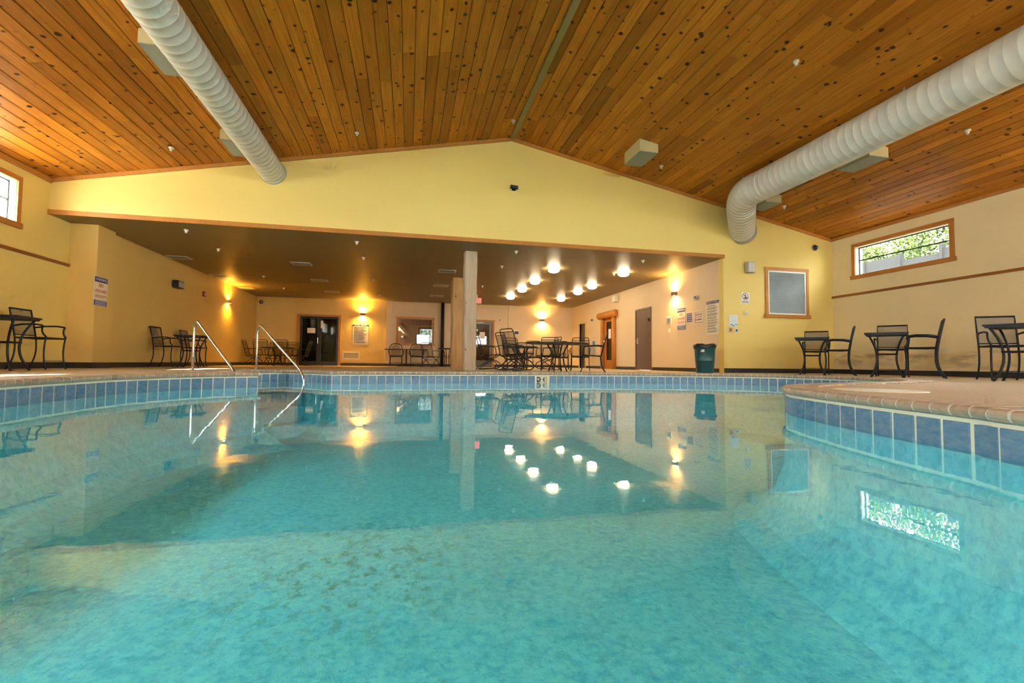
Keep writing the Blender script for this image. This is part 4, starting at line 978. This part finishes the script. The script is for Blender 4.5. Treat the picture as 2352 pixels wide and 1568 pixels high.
m = MB(); m.prism([(-0.05, -0.09), (0.05, -0.09), (0.018, -0.125), (0.018, -0.155), (0.05, -0.19), (-0.05, -0.19), (-0.018, -0.155), (-0.018, -0.125)], 'y', -0.022, -0.012); m.build('weir', 'sign_cream', r)
MB().box(0.055, 0.105, -0.016, -0.012, -0.19, -0.09).build('side_panel', 'box_side', r)
MB().tube([(-0.075, -0.012, -0.135), (-0.075, -0.024, -0.135)], 0.03, 12).build('jet', 'grey_plastic', r)
r = root('skimmer_lid', 'round white skimmer lid set in the near deck tongue', 'lid', (3.62, 3.02, 0.0), 0)
MB().lathe([(0.0, 0.006), (0.13, 0.006), (0.135, 0.0), (0.0, 0.0)], 28).build('cover', 'white_paint', r); MB().lathe([(0.135, 0.004), (0.30, 0.004), (0.305, 0.0), (0.135, 0.0)], 32).build('collar', 'sign_cream', r)

# ------------------------------------------------------------------ trash can
r = root('trash_can', 'dark green plastic trash can with a black bag by the alcove corner', 'trash can', (7.03, 10.20, 0), 0.4)
MB().lathe([(0.0, 0.0), (0.195, 0.0), (0.20, 0.02), (0.222, 0.28), (0.226, 0.285), (0.226, 0.30), (0.224, 0.305), (0.243, 0.62), (0.25, 0.625), (0.25, 0.66), (0.235, 0.66), (0.20, 0.04), (0.0, 0.04)], 28).build('body', 'trash_green', r, True)
rr = random.Random(4); m = MB(); n = 32; pr = []
vs = []; fs = []
for k in range(n):
    a = 2 * PI * k / n; wv = rr.uniform(-0.02, 0.02)
    for (R, z) in ((0.20, 0.50), (0.236, 0.672 + wv * 0.5), (0.262, 0.69 + wv), (0.266, 0.655 + wv), (0.258, 0.60 + wv * 1.6)): vs.append((R * math.cos(a), R * math.sin(a), z))
for k in range(n):
    for j in range(4): fs.append((k * 5 + j, ((k + 1) % n) * 5 + j, ((k + 1) % n) * 5 + j + 1, k * 5 + j + 1))
m.add(vs, fs); m.build('bag_liner', 'bag_black', r, True)
for a in (0, PI): MB().tube([(0.245 * math.cos(a) - 0.06 * math.sin(a), 0.245 * math.sin(a) + 0.06 * math.cos(a), 0.55), (0.29 * math.cos(a) - 0.05 * math.sin(a), 0.29 * math.sin(a) + 0.05 * math.cos(a), 0.56), (0.29 * math.cos(a) + 0.05 * math.sin(a), 0.29 * math.sin(a) - 0.05 * math.cos(a), 0.56), (0.245 * math.cos(a) + 0.06 * math.sin(a), 0.245 * math.sin(a) - 0.06 * math.cos(a), 0.55)], 0.012, 8).build('handle', 'trash_green', r)
MB().box(-0.04, 0.04, -0.262, -0.24, 0.50, 0.56).build('tag', 'paper', r, rot=(0, 0, -1.2))

# ------------------------------------------------------------------ bistro furniture (local: front toward -y, origin on the floor)
def bistro_chair():
    r = root('bistro_chair', 'x', 'chair'); mt = 'black_metal'
    for s in (-1, 1):
        MB().tube(bez((0.25 * s, -0.24, 0.485), (0.25 * s, -0.21, 0.32), (0.245 * s, -0.21, 0.14), (0.26 * s, -0.27, 0.0), 8), 0.014, 6).build('leg', mt, r, True)
        MB().tube(bez((0.25 * s, 0.22, 0.485), (0.25 * s, 0.20, 0.30), (0.25 * s, 0.20, 0.16), (0.255 * s, 0.33, 0.0), 8), 0.014, 6).build('leg', mt, r, True)
        MB().tube([(0.25 * s, 0.255, 0.66), (0.275 * s, 0.10, 0.685), (0.28 * s, -0.08, 0.69), (0.28 * s, -0.20, 0.675)] + bez((0.28 * s, -0.21, 0.67), (0.275 * s, -0.17, 0.60), (0.265 * s, -0.20, 0.54), (0.255 * s, -0.25, 0.50), 5), 0.0145, 6).build('armrest', mt, r, True)
    MB().tube([(-0.25, 0.22, 0.485), (-0.25, 0.255, 0.66), (-0.25, 0.32, 0.93), (0.25, 0.32, 0.93), (0.25, 0.255, 0.66), (0.25, 0.22, 0.485)], 0.015, 6).build('back_frame', mt, r)
    MB().tube([(-0.25, 0.235, 0.53), (0.25, 0.235, 0.53)], 0.009, 6).build('back_rail', mt, r)
    m = MB(); pts = [(0.237, 0.535), (0.255, 0.66), (0.288, 0.80), (0.318, 0.92)]
    m.add([(x, y + (0.012 if abs(x) < 0.1 else 0), z) for (y, z) in pts for x in (-0.24, 0.0, 0.24)] + [(x, y + 0.006 + (0.012 if abs(x) < 0.1 else 0), z) for (y, z) in pts for x in (-0.24, 0.0, 0.24)],
          [(i * 3 + k, i * 3 + k + 1, i * 3 + k + 4, i * 3 + k + 3) for i in range(3) for k in range(2)])
    m.build('backrest', 'grey_sling', r, True)
    MB().tube([(-0.25, -0.24, 0.485), (0.25, -0.24, 0.485), (0.25, 0.22, 0.485), (-0.25, 0.22, 0.485), (-0.25, -0.24, 0.485)], 0.014, 6).build('seat_frame', mt, r)
    m = MB(); ys = [-0.235, -0.08, 0.08, 0.215]; dz = [0.0, -0.016, -0.02, -0.006]
    m.add([(x, y, 0.493 + d * (1 if abs(x) < 0.1 else 0.3)) for y, d in zip(ys, dz) for x in (-0.24, 0.0, 0.24)] + [(x, y, 0.481 + d * (1 if abs(x) < 0.1 else 0.3)) for y, d in zip(ys, dz) for x in (-0.24, 0.0, 0.24)],
          [(i * 3 + k, i * 3 + k + 1, i * 3 + k + 4, i * 3 + k + 3) for i in range(3) for k in range(2)] + [(12 + i * 3 + k, 12 + i * 3 + k + 3, 12 + i * 3 + k + 4, 12 + i * 3 + k + 1) for i in range(3) for k in range(2)])
    m.build('seat', 'black_fabric', r, True)
    MB().tube([(-0.246, -0.225, 0.10), (0.246, -0.225, 0.10)], 0.011, 6).tube([(-0.246, -0.215, 0.13), (0.246, -0.215, 0.13)], 0.006, 6).build('stretcher', mt, r)
    return r
def bistro_table(w=0.62):
    r = root('bistro_table', 'x', 'table'); mt = 'black_metal'; h = w / 2
    MB().box(-h, h, -h, h, 0.745, 0.768).build('tabletop', mt, r)
    MB().box(-h + 0.02, h - 0.02, -h + 0.02, h - 0.02, 0.722, 0.745).build('apron', mt, r)
    for sx in (-1, 1):
        for sy in (-1, 1):
            a = h - 0.06
            MB().tube(bez((a * sx, a * sy, 0.73), (a * 0.55 * sx, a * 0.55 * sy, 0.52), (a * 0.30 * sx, a * 0.30 * sy, 0.28), (a * 0.92 * sx, a * 0.92 * sy, 0.0), 10), 0.0155, 6).build('leg', mt, r, True)
    q = 0.15
    MB().tube([(-q, -q, 0.40), (q, -q, 0.40), (q, q, 0.40), (-q, q, 0.40), (-q, -q, 0.40)], 0.014, 6).build('brace', mt, r)
    return r
chair0 = bistro_chair(); table0 = bistro_table(); used = set()
nest(chair0, [('back_rail', 'back_frame'), ('backrest', 'back_frame'), ('seat_frame', 'seat')]); nest(table0, [('apron', 'tabletop')])
def place(proto, x, y, rz, label, cat, group, z=0.0, s=1.0):
    o = proto if proto.name not in used else copy_tree(proto)
    used.add(proto.name); o.location = (x, y, z); o.rotation_euler = (0, 0, rz); o.scale = s if isinstance(s, tuple) else (s, s, s)
    return tag(o, label, cat, group)
def face(dx, dy): return math.atan2(dy, dx) + PI / 2      # chair front (-y) looks along (dx, dy)
G1, G2 = 'bistro chairs', 'bistro tables'
place(table0, 8.52, 8.58, 0.80, 'black square bistro table standing nearest the blinds window', 'table', G2, s=(1, 1, 1.04))
place(chair0, 9.20, 9.14, face(-0.72, -0.69), 'black bistro chair behind the table nearest the blinds window', 'chair', G1, s=(0.93, 0.92, 1.08))
place(chair0, 8.80, 8.22, face(-0.70, 0.71), 'black bistro chair in profile at the table nearest the blinds window', 'chair', G1, s=(0.93, 0.92, 1.08))
place(table0, 8.46, 6.90, 0.68, 'black square bistro table in the middle of the three by the scuffed wall', 'table', G2, s=(1, 1, 1.04))
place(chair0, 9.16, 7.36, face(-0.80, -0.60), 'black bistro chair behind the middle bistro table', 'chair', G1, s=(0.93, 0.92, 1.08))
place(chair0, 8.82, 6.57, face(-0.63, 0.78), 'black bistro chair in profile at the middle bistro table', 'chair', G1, s=(0.93, 0.92, 1.08))
place(table0, 8.32, 4.90, 0.35, 'black square bistro table cut by the frame edge, under the leafy window wall', 'table', G2, s=(1, 1, 1.04))
place(chair0, 8.95, 5.46, face(-0.62, -0.78), 'black bistro chair behind the table cut by the frame edge', 'chair', G1, s=(0.93, 0.92, 1.08))
place(chair0, 8.95, 4.45, face(-0.6, 0.8), 'black bistro chair just out of view beside the cut-off table', 'chair', G1, s=(0.93, 0.92, 1.08))
place(table0, -5.80, 8.30, 0.15, 'dark bistro table cut by the frame edge under the sunlit window', 'table', G2, s=(1, 1, 1.04))
place(chair0, -6.08, 9.47, face(1, 0.02), 'dark bistro chair with arms under the sunlit window wall', 'chair', G1, s=(0.93, 0.92, 1.08))
place(table0, -5.35, 13.35, 0.1, 'dark bistro table between two chairs along the ochre wall', 'table', G2, s=(1, 1, 1.04))
place(chair0, -5.98, 13.55, face(1, -0.04), 'dark bistro chair by the ochre wall, nearer the corner pier', 'chair', G1, s=(0.93, 0.92, 1.08))
place(chair0, -5.88, 14.85, face(1, 0.04), 'dark bistro chair by the ochre wall, farther from the corner pier', 'chair', G1, s=(0.93, 0.92, 1.08))

# ------------------------------------------------------------------ patio furniture in the alcove
def patio_chair(spring):
    r = root('spring_chair' if spring else 'patio_chair', 'x', 'chair'); mt = 'bronze_metal'; W_ = 0.25
    MB().tube([(-W_, 0.20, 0.40), (-W_, 0.30, 0.78)] + bez((-W_, 0.335, 0.88), (-W_, 0.36, 0.96), (-W_ * 0.85, 0.365, 0.97), (-W_ * 0.6, 0.365, 0.97), 4) + bez((W_ * 0.6, 0.365, 0.97), (W_ * 0.85, 0.365, 0.97), (W_, 0.36, 0.96), (W_, 0.335, 0.88), 4) + [(W_, 0.30, 0.78), (W_, 0.20, 0.40)], 0.012, 6).build('back_frame', mt, r, True)
    MB().tube([(-W_, 0.34, 0.90), (W_, 0.34, 0.90)], 0.008, 6).build('back_rail', mt, r)
    pts = [(0.20, 0.42), (0.245, 0.58), (0.29, 0.74), (0.335, 0.90)]
    m = MB(); m.add([(x, y, z) for (y, z) in pts for x in (-W_, W_)] + [(x, y + 0.006, z) for (y, z) in pts for x in (-W_, W_)], [(i * 2, i * 2 + 1, i * 2 + 3, i * 2 + 2) for i in range(3)])
    m.build('backrest', 'dark_mesh', r)
    MB().tube([(-W_, -0.26, 0.42), (W_, -0.26, 0.42), (W_, 0.20, 0.39), (-W_, 0.20, 0.39), (-W_, -0.26, 0.42)], 0.012, 6).build('seat_frame', mt, r)
    m = MB(); m.box(-W_, W_, -0.25, 0.2, 0.40, 0.408); m.build('seat', 'dark_mesh', r)
    for s in (-1, 1):
        MB().tube([(W_ * s, 0.262, 0.64), (0.28 * s, 0.12, 0.655), (0.285 * s, -0.10, 0.645)] + bez((0.285 * s, -0.18, 0.64), (0.285 * s, -0.25, 0.63), (0.28 * s, -0.22, 0.55), (W_ * s, -0.25, 0.43), 5), 0.012, 6).build('armrest', mt, r, True)
        if spring:
            MB().tube([(W_ * s, 0.20, 0.39), (W_ * s, -0.02, 0.30)] + bez((W_ * s, -0.16, 0.24), (W_ * s, -0.30, 0.18), (W_ * s, -0.30, 0.06), (W_ * s, -0.16, 0.04), 6) + [(W_ * s, 0.08, 0.03), (0.24 * s, 0.28, 0.012)], 0.014, 6).build('spring_leg', mt, r, True)
            MB().tube([(W_ * s, -0.24, 0.40), (W_ * s, 0.05, 0.22), (W_ * s, 0.25, 0.07), (W_ * s, 0.34, 0.012)], 0.013, 6).build('spring_leg', mt, r, True)
        else:
            MB().tube(bez((W_ * s, -0.25, 0.42), (W_ * s, -0.24, 0.28), (W_ * s, -0.25, 0.12), (0.27 * s, -0.30, 0.0), 6), 0.012, 6).build('leg', mt, r, True)
            MB().tube(bez((W_ * s, 0.19, 0.40), (W_ * s, 0.20, 0.28), (W_ * s, 0.20, 0.12), (0.27 * s, 0.30, 0.0), 6), 0.012, 6).build('leg', mt, r, True)
    MB().tube([(-W_, 0.0, 0.29 if spring else 0.40), (W_, 0.0, 0.29 if spring else 0.40)], 0.01, 6).build('stretcher', mt, r)
    return r
def arch_chair():
    r = root('arch_chair', 'x', 'chair'); mt = 'bronze_metal'
    MB().tube([(-0.25, 0.20, 0.42), (-0.27, 0.25, 0.62)] + bez((-0.27, 0.27, 0.70), (-0.24, 0.31, 0.92), (-0.12, 0.32, 0.96), (0, 0.32, 0.96), 6) + bez((0, 0.32, 0.96), (0.12, 0.32, 0.96), (0.24, 0.31, 0.92), (0.27, 0.27, 0.70), 6)[1:] + [(0.27, 0.25, 0.62), (0.25, 0.20, 0.42)], 0.016, 6).build('back_frame', mt, r, True)
    m = MB(); n = 10; row = [(-0.20, 0.22, 0.47), (0.20, 0.22, 0.47)]
    prof = [(0.20, 0.22, 0.47), (0.215, 0.255, 0.62), (0.20, 0.28, 0.74), (0.15, 0.30, 0.84), (0.07, 0.31, 0.89)]
    m.add([(sx * w, y, z) for (w, y, z) in prof for sx in (-1, 1)] + [(sx * w, y + 0.008, z) for (w, y, z) in prof for sx in (-1, 1)], [(i * 2, i * 2 + 1, i * 2 + 3, i * 2 + 2) for i in range(4)])
    m.build('backrest', 'dark_mesh', r)
    MB().box(-0.25, 0.25, -0.25, 0.21, 0.40, 0.46).build('seat', 'black_fabric', r)
    for sx in (-1, 1):
        for sy in (-1, 1): MB().tube([(0.235 * sx, 0.22 * sy - 0.02, 0.41), (0.25 * sx, 0.25 * sy - 0.02, 0.0)], 0.014, 6).build('leg', mt, r)
        MB().tube([(0.27 * sx, 0.25, 0.64), (0.31 * sx, 0.05, 0.65), (0.31 * sx, -0.12, 0.62), (0.29 * sx, -0.2, 0.52), (0.25 * sx, -0.22, 0.44)], 0.014, 6).build('armrest', mt, r, True)
    MB().tube([(-0.245, -0.25, 0.16), (0.245, -0.25, 0.16)], 0.01, 6).tube([(-0.245, 0.21, 0.16), (0.245, 0.21, 0.16)], 0.01, 6).build('stretcher', mt, r)
    return r
def patio_table(rx, ry, h, label, x, y, rz, name='patio_table', mat='black_metal'):
    r = root(name, label, 'table', (x, y, 0), rz, 'patio tables'); n = 36; m = MB(); vs = []; fs = []
    P = [(0.0, h), (0.97, h), (1.0, h - 0.008), (1.0, h - 0.038), (0.96, h - 0.042), (0.0, h - 0.042)]
    for (k, z) in P[1:5]:
        for i in range(n): a = 2 * PI * i / n; vs.append((rx * k * math.cos(a), ry * k * math.sin(a), z))
    for j in range(3): fs += [(j * n + i, j * n + (i + 1) % n, (j + 1) * n + (i + 1) % n, (j + 1) * n + i) for i in range(n)]
    fs += [tuple(range(n)), tuple(3 * n + i for i in range(n))]
    m.add(vs, fs); m.build('tabletop', mat, r)
    for k in range(4):
        a = PI / 4 + k * PI / 2; c, s = math.cos(a), math.sin(a); q = min(rx, ry)
        MB().tube([(c * q * t_, s * q * t_, z) for t_, z in ((0.52, h - 0.05), (0.40, h - 0.14), (0.30, h * 0.62), (0.28, h * 0.45), (0.32, h * 0.25), (0.42, 0.06), (0.46, 0.0))], 0.018, 6).build('leg', 'bronze_metal', r, True)
        MB().tube([(c * q * t_, s * q * t_, z) for t_, z in ((0.18, h * 0.58), (0.32, h * 0.66), (0.40, h * 0.58), (0.33, h * 0.5), (0.26, h * 0.54))], 0.01, 6).build('scroll', 'bronze_metal', r, True)
    MB().tube([(0.17 * min(rx, ry) * math.cos(2 * PI * k / 16), 0.17 * min(rx, ry) * math.sin(2 * PI * k / 16), h * 0.5) for k in range(17)], 0.012, 6).build('ring', 'bronze_metal', r, True)
    return r
pc, sc_, ac = patio_chair(False), patio_chair(True), arch_chair()
for q_ in (pc, sc_, ac): nest(q_, [('back_rail', 'back_frame'), ('backrest', 'back_frame'), ('seat_frame', 'seat')])
P1, P2, P3 = 'high-backed patio chairs', 'spring-base patio chairs', 'arch-backed chairs'
patio_table(0.82, 0.52, 0.70, 'big dark oval patio table in front of the far sconce', 3.55, 11.0, 0.08)
place(pc, 3.80, 12.42, face(-0.25, -1), 'tall patio chair behind the big oval table, under the far sconce', 'chair', P1, s=0.95)
place(pc, 4.62, 12.30, face(-0.4, -1), 'tall patio chair behind the big oval table, in front of the narrow dark door', 'chair', P1, s=0.95)
place(pc, 4.28, 10.55, face(-0.92, 0.36), 'patio chair in profile at the right end of the big oval table', 'chair', P1, s=0.95)
place(pc, 3.95, 14.7, face(-0.2, -1), 'smaller looking patio chair in the second row, nearer the log posts', 'chair', P1, s=0.95)
place(pc, 4.78, 14.5, face(-0.3, -1), 'smaller looking patio chair in the second row, between the two tall ones', 'chair', P1, s=0.95)
place(pc, 4.30, 17.4, face(0.2, -1), 'patio chair farthest back, partly hidden by the small round table', 'chair', P1, s=0.95)
patio_table(0.50, 0.50, 0.66, 'small dark round patio table beside the log posts', 3.08, 13.0, 0.0)
place(sc_, 2.20, 13.0, face(1, 0.0), 'spring patio chair pushed against the small round table by the pale post', 'chair', P2)
place(sc_, 2.62, 12.02, face(0.96, 0.28), 'spring patio chair with its tall back turned to the pale post', 'chair', P2)
place(sc_, 3.98, 13.35, face(-1, -0.1), 'spring patio chair between the small round and the big oval table', 'chair', P2)
place(sc_, 3.10, 14.0, face(0.1, -1), 'spring patio chair behind the small round table', 'chair', P2)
place(sc_, 2.50, 10.75, face(0.9, 0.42), 'spring patio chair closest to the pool, facing the big oval table', 'chair', P2)
patio_table(0.62, 0.50, 0.72, 'dark patio table in the far corner by the ochre wall', -5.08, 20.3, 0.1)
place(sc_, -5.95, 20.25, face(1, 0), 'dark spring chair in the far corner, back to the ochre wall', 'chair', P2)
place(sc_, -4.22, 20.35, face(-1, 0.1), 'dark spring chair beside the double glass door', 'chair', P2)
place(sc_, -5.40, 20.98, face(0, -1), 'dark spring chair behind the corner table, nearer the ochre wall', 'chair', P2)
place(sc_, -4.72, 21.0, face(0.1, -1), 'dark spring chair behind the corner table, nearer the glass door', 'chair', P2)
place(sc_, -5.42, 19.55, face(0, 1), 'dark spring chair in front of the corner table, nearer the ochre wall', 'chair', P2)
place(sc_, -4.72, 19.55, face(0, 1), 'dark spring chair in front of the corner table, nearer the glass door', 'chair', P2)
place(ac, -0.52, 20.55, face(0.02, 1), 'arch-backed chair at the lobby window, nearer the grille', 'chair', P3)
place(ac, 0.33, 20.55, face(0.0, 1), 'arch-backed chair at the lobby window, nearer the black pipe', 'chair', P3)
r = root('side_table', 'thin-topped table under the lobby window behind the arch chairs', 'table', (-0.1, 21.25, 0), 0)
MB().box(-0.92, 0.92, -0.32, 0.32, 0.725, 0.75).build('tabletop', 'bronze_metal', r)
for x in (-0.05, ): MB().tube([(0.0, 0, 0.0), (0.0, 0, 0.72)], 0.03, 10).build('pedestal', 'bronze_metal', r)
for s in (-1, 1): MB().tube([(0, 0, 0.12), (0.30 * s, 0.0, 0.03), (0.36 * s, 0, 0.0)], 0.018, 6).tube([(0, 0, 0.12), (0, 0.25 * s, 0.03), (0, 0.28 * s, 0.0)], 0.018, 6).build('foot', 'bronze_metal', r)
place(sc_, 0.86, 19.35, face(0.55, 0.8), 'spring patio chair beside the black pipe', 'chair', P2)
patio_table(0.42, 0.42, 0.78, 'small dark table in front of the black pipe', 1.60, 19.9, 0.3)

# pieces fixed to a part hang under that part
for o in [q for q in SC.objects if q.type == 'EMPTY' and q.parent is None]:
    nest(o, [('grille', 'cabinet'), ('grille', 'housing'), ('bulb', 'shade'), ('tag', 'body'), ('handle', 'body'), ('lens', 'barrel'), ('weir', 'opening'), ('jet', 'opening'),
             ('spout', 'basin')])
